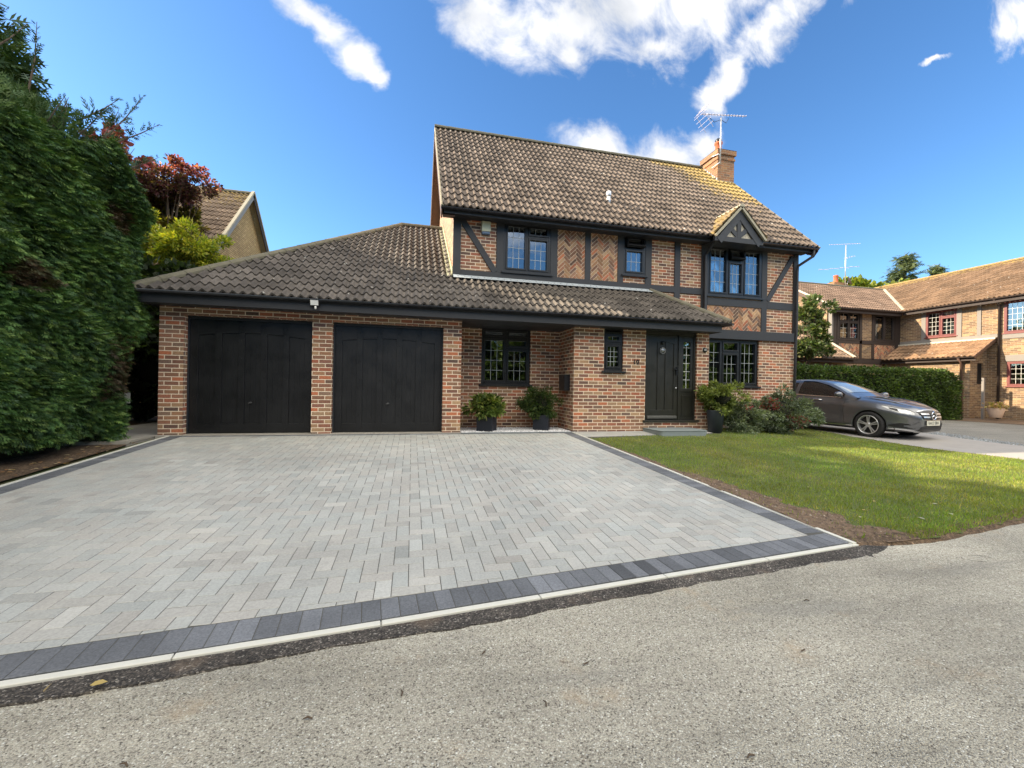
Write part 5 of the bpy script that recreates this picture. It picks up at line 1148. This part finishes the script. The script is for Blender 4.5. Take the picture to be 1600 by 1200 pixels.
shrub('olive_shrub', 'olive and rust coloured shrub below the purple maple', 'shrub', (-7.3, 15.3, .2), (-7.3, 15.2, 6.0), (1.15, .6, .8), 4200, .12, [(.13, .10, .02), (.09, .07, .02), (.16, .15, .02), (.07, .075, .02)], LEAFW, 26, .3, core=.4, trunk=.06)
shrub('laurel_shrub', 'dark evergreen shrub filling the gap between hedge and garage pillar', 'shrub', (-5.2, 11.2, .2), (-5.4, 11.4, 2.0), (1.2, 1.2, 1.7), 9000, .15, [(.02, .035, .012), (.03, .05, .015), (.012, .02, .01)], LEAFW, 50, .42, core=.78, trunk=.06, lo=-.9)
# right-hand hedge
rh = thing('privet_hedge', 'dense clipped green hedge behind the grey car', 'hedge', (17, 13, .2))
m = MB(); m.box(12.9, 21.1, 12.5, 13.7, .25, 1.95); m.build('shade_core', M_darkcore, rh)
N = 26000; f = rng.random(N); x = rng.uniform(12.6, 21.5, N); z = rng.uniform(.2, 2.15, N); y = 12.35-.08*np.sin(x*3.1)*np.sin(z*4+x)+rng.exponential(.07, N)
k = f < .25; z[k] = 2.12+rng.normal(0, .05, int(k.sum())); y[k] = rng.uniform(12.3, 13.8, int(k.sum())); k2 = (f > .25) & (f < .42); x[k2] = 21.35+rng.normal(0, .10, int(k2.sum()))-.25*np.clip((z[k2]-1.5), 0, 1); y[k2] = rng.uniform(12.35, 13.8, int(k2.sum()))
rd = np.clip((x-20.7)/.8, 0, 1); z = np.where(z > 1.3, z-(z-1.3)*.6*rd**2, z)
D_ = np.tile(np.array([0., -.8, .3]), (N, 1)); D_[k] = (0, -.2, 1); D_[k2] = (.9, -.2, .2)
cloud('foliage', np.stack([x, y, z], 1), D_, rng.uniform(.05, .11, N), pal([(.05, .085, .02), (.07, .12, .03), (.09, .14, .035), (.035, .06, .018)], N), LEAFW, M_leaf, rh, jit=.6)
shrub('climbing_tree', 'small leafy tree against the lit gable of the yellow brick house', 'tree', (16.6, 15.0, .2), (17.0, 15.1, 3.7), (.95, .6, 1.7), 5200, .15, [(.06, .10, .03), (.09, .13, .04), (.05, .075, .03), (.14, .15, .07)], LEAFW, 34, .3, core=0, trunk=.06, parts=('crown', 'trunk'))
shrub('garden_bush', 'low mid green bush between the downpipe and the clipped hedge', 'shrub', (14.6, 13.9, .2), (14.7, 13.9, 1.7), (1.0, .5, .75), 2600, .10, [(.08, .12, .03), (.06, .09, .025)], LEAFW, 20, .25, core=.6)
# distant trees behind the roofs
shrub('broadleaf_tree', 'yellow green broadleaf tree behind the roofs at the right', 'tree', (42, 32, 0), (42.5, 31, 8.3), (4.6, 3, 3.1), 12000, .5, [(.16, .20, .03), (.22, .24, .04), (.10, .14, .03)], LEAFW, 50, .9, core=.35, trunk=.4, parts=('crown', 'trunk'))
def cedar(label, x, y, h, s):
    t = thing('cedar_tree', label, 'tree', (x, y, 0)); m = MB(); m.tube([(x, y, 0), (x, y, h*.7), (x+.2, y, h)], [.4, .25, .04], 8); P_, D_ = [], []
    for k in range(110):
        zz = h*(.45+.55*k/110); L = s*(1.1-1.02*k/110)*random.uniform(.5, 1.15); a = random.uniform(0, 2*pi); e = Vector((x+cos(a)*L, y+sin(a)*L, zz+L*.12)); m.tube([(x, y, zz-.3), e], [.06, .02], 5)
        for _ in range(34): f = random.uniform(.15, 1); P_.append(Vector((x, y, zz-.3)).lerp(e, f)+Vector((random.gauss(0, .25), random.gauss(0, .25), random.uniform(-.25, .1)))); D_.append((cos(a), sin(a), -.25))
    m.build('trunk', M_bark, t); cloud('crown', P_, D_, rng.uniform(.35, .75, len(P_)), pal([(.06, .09, .05), (.09, .12, .05), (.12, .15, .05)], len(P_)), FROND, M_conif, t, jit=.4)
cedar('spiky cedar tree rising highest behind the roofs at the right', 50.5, 34, 15.9, 3.6)
cedar('thin topped cedar tree just showing over the orange ridge at the right', 58.5, 36, 16.0, 2.6)
# trees across the road behind the viewer (seen in the window panes)
for k, (xx, yy, hh_) in enumerate(((-12, -16, 7.5), (-6.5, -17, 8.2), (-1, -16, 7.4), (4.5, -17, 7.8), (10, -16, 8.8), (15.5, -17, 8.0), (21, -17, 9), (26.5, -16, 8.2), (32, -17, 8.6), (38, -17, 9))):
    shrub('street_tree', 'broadleaf tree across the road facing the brick house', 'tree', (xx, yy, 0), (xx, yy, hh_*.5), (3.5, 2.4, hh_*.48), 5200, .42, [(.07, .11, .025), (.10, .14, .03), (.05, .08, .02)], LEAFW, 30, .9, core=.75, trunk=.22, parts=('crown', 'trunk'), group='trees across the road')
bh = thing('garden_hedge', 'long clipped green hedge across the road facing the brick house', 'hedge', (6, -12.5, 0))
m = MB(); m.box(-16, 44, -13.2, -12.2, 0, 2.9); m.build('shade_core', M_darkcore, bh)
N = 21000; x = rng.uniform(-16, 44, N); z = rng.uniform(0, 3.05, N); cloud('foliage', np.stack([x, -12.1+.1*rng.normal(0, 1, N)+.12*np.sin(x*2)*np.sin(z*3), z], 1), np.tile(np.array([0, .8, .3]), (N, 1)), rng.uniform(.14, .3, N), pal([(.07, .11, .03), (.11, .16, .04), (.05, .08, .02)], N), LEAFW, M_leaf, bh, jit=.6)
# front garden shrubs and planters --------------------------------------
def sqplanter(label, x, y, rz, w_, h):
    t = thing('square_planter', label, 'planter', (x, y, .335)); c, s_ = cos(rz), sin(rz); ax, ay = (c, s_, 0), (-s_, c, 0); m = MB(); o = (x, y, .335); k = w_/2; b_ = .02
    m.obox(o, ax, ay, (0, 0, 1), -k, k, -k, -k+b_, 0, h); m.obox(o, ax, ay, (0, 0, 1), -k, k, k-b_, k, 0, h); m.obox(o, ax, ay, (0, 0, 1), -k, -k+b_, -k+b_, k-b_, 0, h); m.obox(o, ax, ay, (0, 0, 1), k-b_, k, -k+b_, k-b_, 0, h)
    m.build('pot', simple('dark_blue_fibreclay', (.010, .013, .022), .45, .2, 8), t, bevel=.004); m = MB(); m.obox(o, ax, ay, (0, 0, 1), -k+b_, k-b_, -k+b_, k-b_, .02, h-.04); m.build('compost', ms, t); return t
sqplanter('square dark blue planter left of the gravel bed holding the variegated shrub', 1.55, 8.78, radians(-28), .34, .33)
sqplanter('square dark blue planter right of the gravel bed holding the drooping dark shrub', 2.80, 8.92, radians(-24), .34, .33)
def yel(P_, c):
    k = rng.random(len(P_)) < .10; c[k] = pal([(.42, .42, .14), (.5, .48, .24), (.34, .36, .10)], int(k.sum()))
shrub('variegated_shrub', 'broad leaved yellow green shrub growing in the left square planter', 'shrub', (1.55, 8.78, .63), (1.51, 8.76, .86), (.30, .25, .20), 2000, .12, [(.10, .15, .03), (.07, .11, .025), (.16, .20, .05)], LEAF, 44, .09, core=.5, extra=yel, lo=-.8)
shrub('feathery_shrub', 'wide feathery dark green shrub spilling over the right square planter', 'shrub', (2.78, 8.9, .63), (2.70, 8.82, .92), (.40, .28, .27), 6500, .07, [(.035, .07, .015), (.05, .09, .02), (.03, .055, .015), (.09, .12, .03)], FROND, 80, .11, core=.55, lo=-1)
t = thing('round_planter', 'tall round charcoal planter right of the front door step', 'planter', (6.68, 8.22, .3))
m = MB(); m.lathe([(.0, 0), (.145, .0), (.185, .50), (.195, .52), (.175, .52), (.165, .45), (0, .45)], (6.68, 8.22, .30), n=28); m.build('pot', simple('charcoal_fibreclay', (.028, .036, .048), .5, .15, 8), t, smooth=True)
shrub('bright_shrub', 'fresh light green shrub growing in the round charcoal planter', 'shrub', (6.70, 8.22, .75), (6.80, 8.20, 1.12), (.42, .30, .33), 5600, .075, [(.15, .20, .05), (.20, .25, .06), (.11, .15, .04), (.26, .30, .09)], LEAF, 44, .13, core=.6, lo=-1)
shrub('grey_bush', 'silvery grey green bush on the lawn edge beside the round planter', 'shrub', (7.42, 8.35, .28), (7.42, 8.33, .66), (.52, .38, .36), 7000, .065, [(.15, .19, .13), (.20, .25, .17), (.11, .15, .09), (.26, .30, .22)], LEAF, 50, .15, core=.55, lo=-.9)
def red_(P_, c):
    k = ((np.abs(P_[:, 0]-8.45) < .12) & (np.abs(P_[:, 2]-.95) < .14)) | ((np.abs(P_[:, 0]-8.8) < .1) & (np.abs(P_[:, 2]-.55) < .15)) | ((np.abs(P_[:, 0]-8.15) < .2) & (np.abs(P_[:, 2]-.85) < .1)); k &= rng.random(len(P_)) < .5; c[k] = pal([(.30, .07, .08), (.22, .05, .06)], int(k.sum()))
shrub('pink_tipped_bush', 'large rounded grey green bush with red tips at the house corner', 'shrub', (8.85, 8.65, .25), (8.85, 8.6, .70), (.80, .55, .50), 15000, .07, [(.10, .14, .09), (.15, .19, .13), (.07, .10, .06), (.20, .24, .18)], LEAF, 90, .18, core=.6, extra=red_, lo=-.9)
# litter: leaves on lawn, soil and road
def litter(name, label, group, spots, size, cols, cat='leaf', zf=None):
    for k, (x, y) in enumerate(spots):
        o = cloud(name, [(x, y, (zf or gz)(x, y)+.006+(.028 if name == 'fallen_leaf' else .004))], [(random.uniform(-1, 1), random.uniform(-1, 1), .05)], size*random.uniform(.8, 1.3), [random.choice(cols)], LEAFW, M_leaf, None, jit=.1, upbias=8.)
        setp(o, label, cat, group)
# ============================================================ CAR
M_paint, n, b = mat('metallic_grey_paint', (.085, .088, .095), .34, .6); b.inputs['Coat Weight'].default_value = 1; b.inputs['Coat Roughness'].default_value = .04
fl0 = nn(n, 'ShaderNodeTexNoise', {}, Vector=objc(n), Scale=900, Detail=1).outputs[0]; n.links.new(mixc(n, fl0, (.075, .08, .09), (.145, .152, .17)), b.inputs['Base Color'])
M_cglass = mat('tinted_car_glass', (.006, .007, .008), .03, 0, .8)[0]
M_screen = mat('windscreen_glass', (.26, .28, .26), .04, .0, 1.0, Coat_Weight=1.)[0]  # pale base colour stands in for a bright reflection in the glass
M_chrome = mat('chrome', (.72, .73, .74), .15, 1.)[0]; M_alloy = mat('silver_alloy', (.62, .63, .65), .28, .7)[0]
M_tyre = simple('tyre_rubber', (.012, .012, .013), .8, .2, 20); M_bp = mat('black_car_trim', (.006, .006, .007), .4)[0]
car = thing('parked_car', 'metallic grey hatchback parked on the side driveway', 'car', (12.15, 8.46, .128)); car.rotation_euler = (0, radians(1.0), radians(-82)); car.scale = (1.03, 1.03, 1.05)
def interp(tab, x):
    for (xa, ya), (xb, yb) in zip(tab, tab[1:]):
        if xa <= x <= xb:
            t = (x-xa)/(xb-xa+1e-9); t = t*t*(3-2*t)*.35+t*.65; return ya+(yb-ya)*t
    return tab[0][1] if x < tab[0][0] else tab[-1][1]
TOP = [(-3.44, .98), (-3.1, 1.0), (-1.0, .985), (-.45, 1.0), (0, .955), (.3, .90), (.55, .825), (.70, .755), (.78, .68), (.84, .58)]
WID = [(-3.44, .62), (-3.3, .78), (-3.0, .86), (-2.6, .888), (-1, .885), (-.2, .888), (.2, .875), (.45, .82), (.62, .72), (.76, .56), (.84, .40)]
BOT = [(-3.44, .40), (-3.2, .26), (-2.9, .2), (.3, .19), (.6, .19), (.75, .20), (.84, .26)]
BEL = [(-3.44, .96), (-2.6, .985), (-1.2, .93), (-.45, .90), (0, .865), (.3, .815), (.55, .74), (.70, .67), (.78, .60), (.84, .52)]
xs = [-3.44, -3.40, -3.3, -3.1, -2.85, -2.6, -2.3, -2.0, -1.6, -1.2, -.8, -.45, -.2, 0, .2, .35, .5, .6, .68, .75, .80, .84]
bm = bmesh.new(); rings = []
for x in xs:
    t, w_, bt, be = interp(TOP, x), interp(WID, x), interp(BOT, x), interp(BEL, x)
    cr_ = be-(be-bt)*.22; md = bt+(be-bt)*.42; lo_ = bt+(be-bt)*.16
    S_ = [(0, bt), (w_*.80, bt), (w_*.955, bt+.035), (w_*.985, lo_), (w_*.962, md), (w_*.995, cr_-.03), (w_*.985, cr_+.03), (w_*.93, be), (w_*.82, be+(t-be)*.45), (w_*.5, t-.012), (w_*.44, t-.004), (0, t)]
    ring = [bm.verts.new((x, -y, z)) for y, z in S_]+[bm.verts.new((x, y, z)) for y, z in S_[-2:0:-1]]; rings.append(ring)
K = len(rings[0])
for a, b_ in zip(rings, rings[1:]):
    for i in range(K): bm.faces.new((a[i], a[(i+1) % K], b_[(i+1) % K], b_[i]))
bm.faces.new(rings[0][::-1]); bm.faces.new(rings[-1]); bmesh.ops.recalc_face_normals(bm, faces=bm.faces)
me = bpy.data.meshes.new('body'); bm.to_mesh(me); bm.free(); me.materials.append(M_paint); me.materials.append(M_bp)
tmp = bpy.data.objects.new('body', me); COL.objects.link(tmp)
sub = tmp.modifiers.new('s', 'SUBSURF'); sub.levels = sub.render_levels = 2
def lathe_obj(prof, c, ax, mt, n_=36):
    m = MB(); m.lathe(prof, c, ax, n_); i0 = 0
    m.quadidx(tuple(range(n_))[::-1]); m.quadidx(tuple((len(prof)-1)*n_+j for j in range(n_))); return m.build('cutter', mt, None, local=True, uv=False)
cuts = []
for xw in (0, -2.70):
    for s_ in (1, -1):
        c_ = lathe_obj([(.352, 0), (.352, .36)], (xw, s_*.60, .315), (0, s_, 0), M_bp); md = tmp.modifiers.new('b', 'BOOLEAN'); md.operation = 'DIFFERENCE'; md.object = c_; md.solver = 'EXACT'; cuts.append(c_)
        try: md.material_mode = 'TRANSFER'
        except Exception: pass
dg = bpy.context.evaluated_depsgraph_get(); dg.update(); me2 = bpy.data.meshes.new_from_object(tmp.evaluated_get(dg)); bpy.data.objects.remove(tmp)
for c_ in cuts: bpy.data.objects.remove(c_)
body = bpy.data.objects.new('body', me2); COL.objects.link(body); body.parent = car; me2.polygons.foreach_set('use_smooth', [True]*len(me2.polygons))
# greenhouse
GH = [(-3.28, .99, .99), (-3.15, 1.16, .98), (-2.85, 1.30, .985), (-2.4, 1.375, .98), (-1.9, 1.42, .965), (-1.5, 1.415, .95), (-1.2, 1.36, .94), (-.85, 1.225, .93), (-.45, 1.03, .915), (-.30, .965, .90)]
def ghsec(x, t, be):
    h = (t-be)/.46; wb = interp(WID, x)*.925; wt = wb-.25*max(0, min(1, h)); k = .94 if x > -3 else .80
    wb *= k if x < -3 else 1; wt *= k
    return [(wb, be-.03), (wb-.012, be), (wb+(wt-wb)*.5+.02, be+(t-be)*.5), (wt+.015, be+(t-be)*.86), (wt*.88, t-.022), (wt*.5, t-.006), (0, t)]
bm = bmesh.new(); rings = []
for x, t, be in GH:
    t = max(t, be+.015); S_ = ghsec(x, t, be); rings.append([bm.verts.new((x, -y, z)) for y, z in S_]+[bm.verts.new((x, y, z)) for y, z in S_[-2::-1]])
for a, b_ in zip(rings, rings[1:]):
    for i in range(len(a)-1): bm.faces.new((a[i], a[i+1], b_[i+1], b_[i]))
bmesh.ops.recalc_face_normals(bm, faces=bm.faces)
me = bpy.data.meshes.new('cabin'); bm.to_mesh(me); bm.free(); me.materials.append(M_paint)
tmp = bpy.data.objects.new('cabin', me); COL.objects.link(tmp); sub = tmp.modifiers.new('s', 'SUBSURF'); sub.levels = sub.render_levels = 2
dg = bpy.context.evaluated_depsgraph_get(); dg.update(); me3 = bpy.data.meshes.new_from_object(tmp.evaluated_get(dg)); bpy.data.objects.remove(tmp)
cab = bpy.data.objects.new('cabin', me3); COL.objects.link(cab); cab.parent = car; me3.polygons.foreach_set('use_smooth', [True]*len(me3.polygons))
def tree_(me_): return BVHTree.FromPolygons([v.co.copy() for v in me_.vertices], [tuple(p.vertices) for p in me_.polygons])
TB, TC = tree_(me2), tree_(me3)
def patch(name, mt, top, bot, d, plane, T, off=.004, nu=14, nv=4, parent=None, back=3.):
    """strip between two polylines in a projection plane, dropped on the body along d"""
    parent = parent or car; m = MB(); d = Vector(d).normalized()
    def smp(pl, u):
        L = [0]
        for a, b2 in zip(pl, pl[1:]): L.append(L[-1]+math.dist(a, b2))
        s = u*L[-1]
        for i in range(len(pl)-1):
            if s <= L[i+1]+1e-9: t = (s-L[i])/(L[i+1]-L[i]+1e-12); return [pl[i][k]+(pl[i+1][k]-pl[i][k])*t for k in (0, 1)]
        return pl[-1]
    ok = {}
    for i in range(nu+1):
        A, B = smp(top, i/nu), smp(bot, i/nu)
        for j in range(nv+1):
            p = [A[k]+(B[k]-A[k])*j/nv for k in (0, 1)]; o = plane(*p)-d*back; hit = T.ray_cast(o, d)
            if hit[0] is None: hit = T.find_nearest(plane(*p)); 
            q = hit[0]; nrm = hit[1] if hit[1].dot(d) < 0 else -hit[1]; q = q+nrm*off; ok[(i, j)] = len(m.v); m.v.append(tuple(q))
    for i in range(nu):
        for j in range(nv): m.quadidx((ok[(i, j)], ok[(i+1, j)], ok[(i+1, j+1)], ok[(i, j+1)]))
    return m.build(name, mt, parent, smooth=True, local=True, uv=False)
for s_ in (-1, 1):
    SP = lambda a, b2, s_=s_: Vector((a, s_*.8, b2)); D_ = (0, -s_, 0)
    patch('side_window', M_cglass, [(-1.80, 1.355), (-1.45, 1.335), (-1.10, 1.25), (-.80, 1.13), (-.60, 1.03)], [(-1.80, .985), (-1.4, .972), (-1.0, .96), (-.80, .955), (-.60, .95)], D_, SP, TC)
    patch('side_window', M_cglass, [(-2.85, 1.22), (-2.5, 1.315), (-2.2, 1.35), (-1.90, 1.36)], [(-2.80, 1.06), (-2.5, 1.02), (-2.2, 1.0), (-1.90, .99)], D_, SP, TC)
    patch('chrome_strip', M_chrome, [(-2.9, 1.05), (-2.2, .992), (-1.4, .963), (-.60, .945)], [(-2.9, 1.032), (-2.2, .972), (-1.4, .943), (-.60, .93)], D_, SP, TC, off=.012, nv=1)
    for x_ in (-.52, -1.86, -2.42):
        patch('door_gap', M_bp, [(x_-.03, .93), (x_-.06, .6), (x_-.02, .27)], [(x_-.022, .93), (x_-.052, .6), (x_-.012, .27)], D_, SP, TB, off=.0015, nv=1)
    patch('body_crease', M_paint, [(-2.6, .845), (-1.5, .80), (-.4, .775)], [(-2.6, .80), (-1.5, .762), (-.4, .74)], D_, SP, TB, off=.010, nv=1)
    patch('sill_strip', M_chrome, [(-2.3, .275), (-1, .27), (-.36, .272)], [(-2.3, .258), (-1, .253), (-.36, .255)], D_, SP, TB, off=.008, nv=1)
    h_ = MB(); h_.tube([(-1.35, s_*.865, .86), (-1.30, s_*.905, .865), (-1.14, s_*.905, .86), (-1.09, s_*.865, .853)], [.012, .016, .016, .012], 8); h_.build('door_handle', M_chrome, car, smooth=True, local=True)
    mi = MB(); blob(mi, (-.62, s_*.985, 1.02), (.075, .115, .07), 14, 10, 0); mo_ = mi.build('wing_mirror', M_paint, car, smooth=True, local=True); mi = MB(); mi.tube([(-.62, s_*.84, .955), (-.63, s_*.93, .985)], .022, 6); mi.build('mirror_arm', M_bp, mo_, local=True)
    mi = MB(); mi.lathe([(0, .004), (.055, .003), (.058, 0)], (-.685, s_*.985, 1.02), (-1, 0, 0), 14); mi.build('mirror_glass', M_chrome, mo_, local=True)
    # headlamp wraps the corner
    dd_ = Vector((-.75, -s_*.66, 0)); PP = lambda a, b2, s_=s_: Vector((.45, s_*.60, 0))+Vector((-.66, s_*.75, 0))*(-a)+Vector((0, 0, b2))
    hl = patch('headlight', mat('headlamp_lens', (.30, .31, .32), .06, .3, .9, Coat_Weight=1.)[0], [(-.30, .790), (-.15, .765), (.02, .735), (.16, .70), (.25, .655)], [(-.30, .775), (-.17, .695), (-.02, .635), (.12, .605), (.25, .60)], dd_, PP, TB, off=.008)
    patch('lamp_shell', M_bp, [(-.20, .755), (-.08, .735), (.06, .71)], [(-.18, .715), (-.06, .672), (.06, .645)], dd_, PP, TB, off=.011, parent=hl, nu=6, nv=3)
    patch('lamp_reflector', M_chrome, [(-.06, .715), (.06, .70), (.17, .67)], [(-.03, .665), (.08, .642), (.18, .63)], dd_, PP, TB, off=.013, parent=hl, nu=6, nv=3)
    patch('lamp_shell', M_bp, [(-.31, .80), (-.14, .776), (.03, .746), (.18, .71), (.27, .66)], [(-.30, .789), (-.15, .764), (.02, .734), (.165, .698), (.255, .654)], dd_, PP, TB, off=.009, parent=hl, nv=1)
    patch('air_intake', M_bp, [(-.20, .36), (-.02, .41), (.14, .40), (.27, .335)], [(-.20, .33), (-.02, .30), (.14, .29), (.27, .30)], dd_, PP, TB, off=.004)
    patch('silver_lip', M_alloy, [(-.24, .285), (0, .285), (.22, .265), (.40, .235)], [(-.24, .262), (0, .255), (.22, .235), (.40, .215)], dd_, PP, TB, off=.010, nv=1)
    patch('silver_blade', M_paint, [(.05, .365), (.20, .37), (.36, .46)], [(.05, .335), (.22, .30), (.40, .34)], dd_, PP, TB, off=.014, nv=2, nu=6)
FP = lambda a, b2: Vector((.8, a, b2)); DF = (-1, 0, 0)
gr = patch('grille', M_bp, [(-.42, .67), (-.2, .70), (0, .705), (.2, .70), (.42, .67)], [(-.33, .52), (-.18, .50), (0, .495), (.18, .50), (.33, .52)], DF, FP, TB, off=.010, nu=20, nv=6)
for za, zb in ((.635, .608), (.572, .545)):
    for s_ in (-1, 1): patch('grille_slat', M_alloy, [(s_*.39 if za > .6 else s_*.355, za), (s_*.12, za+.004)], [(s_*.385 if za > .6 else s_*.35, zb), (s_*.12, zb)], DF, FP, TB, off=.026, nu=8, nv=1, parent=gr)
patch('grille_surround', M_alloy, [(-.44, .685), (-.2, .716), (0, .722), (.2, .716), (.44, .685)], [(-.43, .668), (-.2, .70), (0, .706), (.2, .70), (.43, .668)], DF, FP, TB, off=.016, nv=1, parent=gr)
patch('lower_intake', M_bp, [(-.40, .345), (-.2, .365), (0, .37), (.2, .365), (.40, .345)], [(-.48, .24), (-.2, .235), (0, .235), (.2, .235), (.48, .24)], DF, FP, TB, off=.006, nu=16, nv=3)
patch('silver_lip', M_alloy, [(-.5, .235), (0, .228), (.5, .235)], [(-.5, .212), (0, .205), (.5, .212)], DF, FP, TB, off=.014, nu=16, nv=1)
fx = TB.ray_cast(Vector((3, 0, .60)), Vector((-1, 0, 0)))[0].x+.045
sm = MB()
for k in range(28): a = 2*pi*k/28; b_ = 2*pi*(k+1)/28; sm.tube([(fx, .092*cos(a), .60+.092*sin(a)), (fx, .092*cos(b_), .60+.092*sin(b_))], .011, 6, cap=False)
for k in range(3):
    a = pi/2+2*pi*k/3; T_ = Vector((fx, .088*cos(a), .60+.088*sin(a))); c0 = Vector((fx+.012, 0, .60)); l_ = Vector((fx, .022*cos(a+1.05), .60+.022*sin(a+1.05))); r_ = Vector((fx, .022*cos(a-1.05), .60+.022*sin(a-1.05))); sm.face([c0, l_, T_]); sm.face([c0, T_, r_])
sm.build('star_emblem', M_chrome, gr, local=True)
px_ = TB.ray_cast(Vector((3, 0, .42)), Vector((-1, 0, 0)))[0].x+.02
m = MB(); m.obox((px_, 0, .425), (0, 1, 0), (0, 0, 1), (1, 0, 0), -.26, .26, -.056, .056, 0, .008); pl_ = m.build('number_plate', mat('plate_white', (.62, .61, .52), .4)[0], car, local=True)
cu_ = text('KA12 EBX', 'characters', M_black, None, (0, 0, 0), .098, .001); cu_.parent = pl_; cu_.location = (px_+.010, 0, .425); cu_.rotation_euler = (pi/2, 0, pi/2)
# windscreen, bonnet creases, tail
WP = lambda a, b2: Vector((-.8, a, b2)); patch('windscreen', M_screen, [(-.50, 1.345), (-.25, 1.375), (0, 1.385), (.25, 1.375), (.50, 1.345)], [(-.70, 1.0), (-.35, 1.022), (0, 1.03), (.35, 1.022), (.70, 1.0)], (-1, 0, -.25), WP, TC, off=.005, nu=16, nv=6)
for s_ in (-1, 1):
    m = MB(); m.tube([Vector((x, s_*y, interp(TOP, x)+dz_)) for x, y, dz_ in ((-.38, .60, -.02), (0, .565, -.018), (.35, .48, -.012), (.62, .38, -.012))], [.004, .012, .012, .004], 6); m.build('bonnet_crease', M_paint, car, smooth=True, local=True)
for xw in (0, -2.70):
    for s_ in (-1, 1):
        wh = MB(); wh.lathe([(.20, -.20), (.285, -.20), (.312, -.17), (.316, -.10), (.312, -.02), (.29, .0), (.235, -.004), (.222, -.02), (.222, -.16)], (xw, s_*.885, .316), (0, s_, 0), 48); tyre = None
        w0 = bpy.data.objects.new('wheel', None); COL.objects.link(w0); w0.parent = car; wh.build('tyre', M_tyre, w0, smooth=True, local=True)
        r_ = MB(); o = Vector((xw, s_*.885, .316)); r_.lathe([(.222, -.012), (.230, -.002), (.226, .002), (.212, -.004), (.205, -.03), (.20, -.14)], o, (0, s_, 0), 48)
        for k in range(5):
            for dl in (-.13, .13):
                a = 2*pi*k/5+pi/2; d0 = Vector((cos(a+dl*1.4), 0, sin(a+dl*1.4))); d1 = Vector((cos(a+dl), 0, sin(a+dl))); r_.beam(o+d0*.045+Vector((0, -s_*.022, 0)), o+d1*.212+Vector((0, -s_*.012, 0)), .022, .022, (0, 1, 0))
        r_.lathe([(0, -.008), (.03, -.008), (.055, -.018), (.062, -.05)], o, (0, s_, 0), 20); r_.build('rim', M_alloy, w0, smooth=False, local=True)
        m = MB(); m.lathe([(0, -.075), (.14, -.07), (.21, -.075)], o, (0, s_, 0), 24); m.build('brake_disc', M_bp, w0, local=True)
m = MB(); m.box(-3.0, .5, -.78, .78, .19, .30); m.build('underbody', M_bp, car, local=True)
# litter
def spots(n_, fn): 
    o = []
    while len(o) < n_:
        p = fn()
        if p: o.append(p)
    return o
litter('fallen_leaf', 'pale dry leaf lying on the shaded lawn near the road edge', 'fallen leaves on the lawn', [(4.70, 3.12), (4.86, 3.05), (4.55, 3.35), (4.98, 3.62), (4.72, 4.15), (5.35, 3.15), (5.6, 3.4), (4.25, 3.2)], .065, [(.55, .52, .36), (.45, .36, .16), (.5, .5, .4)])
litter('fallen_leaf', 'brown leaf lying on the soil under the conifer hedge', 'fallen leaves on the hedge soil', [(random.uniform(-4.6, -4.12), random.uniform(5.0, 8.2)) for _ in range(45)], .055, [(.35, .22, .12), (.28, .15, .07), (.42, .34, .22)])
litter('fallen_leaf', 'yellow dry leaf lying on the dark strip beside the kerb', 'fallen leaves beside the kerb', [(-1.42, 2.085), (-1.27, 2.09)], .045, [(.55, .42, .16), (.5, .38, .3)], zf=lambda x, y: .0)
def twigs(lab, grp, pts, L):
    for x, y in pts:
        m = MB(); a = random.uniform(0, pi); z = gz(x, y)+.008; m.tube([(x, y, z), (x+cos(a)*L*.5, y+sin(a)*L*.5, z+.004), (x+cos(a+.3)*L, y+sin(a+.3)*L, z)], [.003, .004, .002], 5); setp(m.build('twig', M_bark, None), lab, 'twig', grp)
twigs('small dark twig lying on the grey road surface', 'twigs on the road', [(.80, 1.83), (.55, 1.62), (-.02, 1.80), (-.9, 1.66), (-.35, 1.75), (1.9, 1.7), (1.2, 1.25), (.35, 2.0), (2.4, 2.1), (-.1, 1.3)], .035)
gp = thing('marker_post', 'thin grey post half hidden in the end of the conifer hedge', 'post', (-5.0, 8.95, .3)); m = MB(); m.box(-5.0, -4.96, 8.93, 8.97, .3, 1.0); m.build('post', M_greybeam, gp)
m = MB(); m.box(-5.02, -4.90, 8.92, 8.94, .86, 1.05); m.build('plate', M_conc, gp)
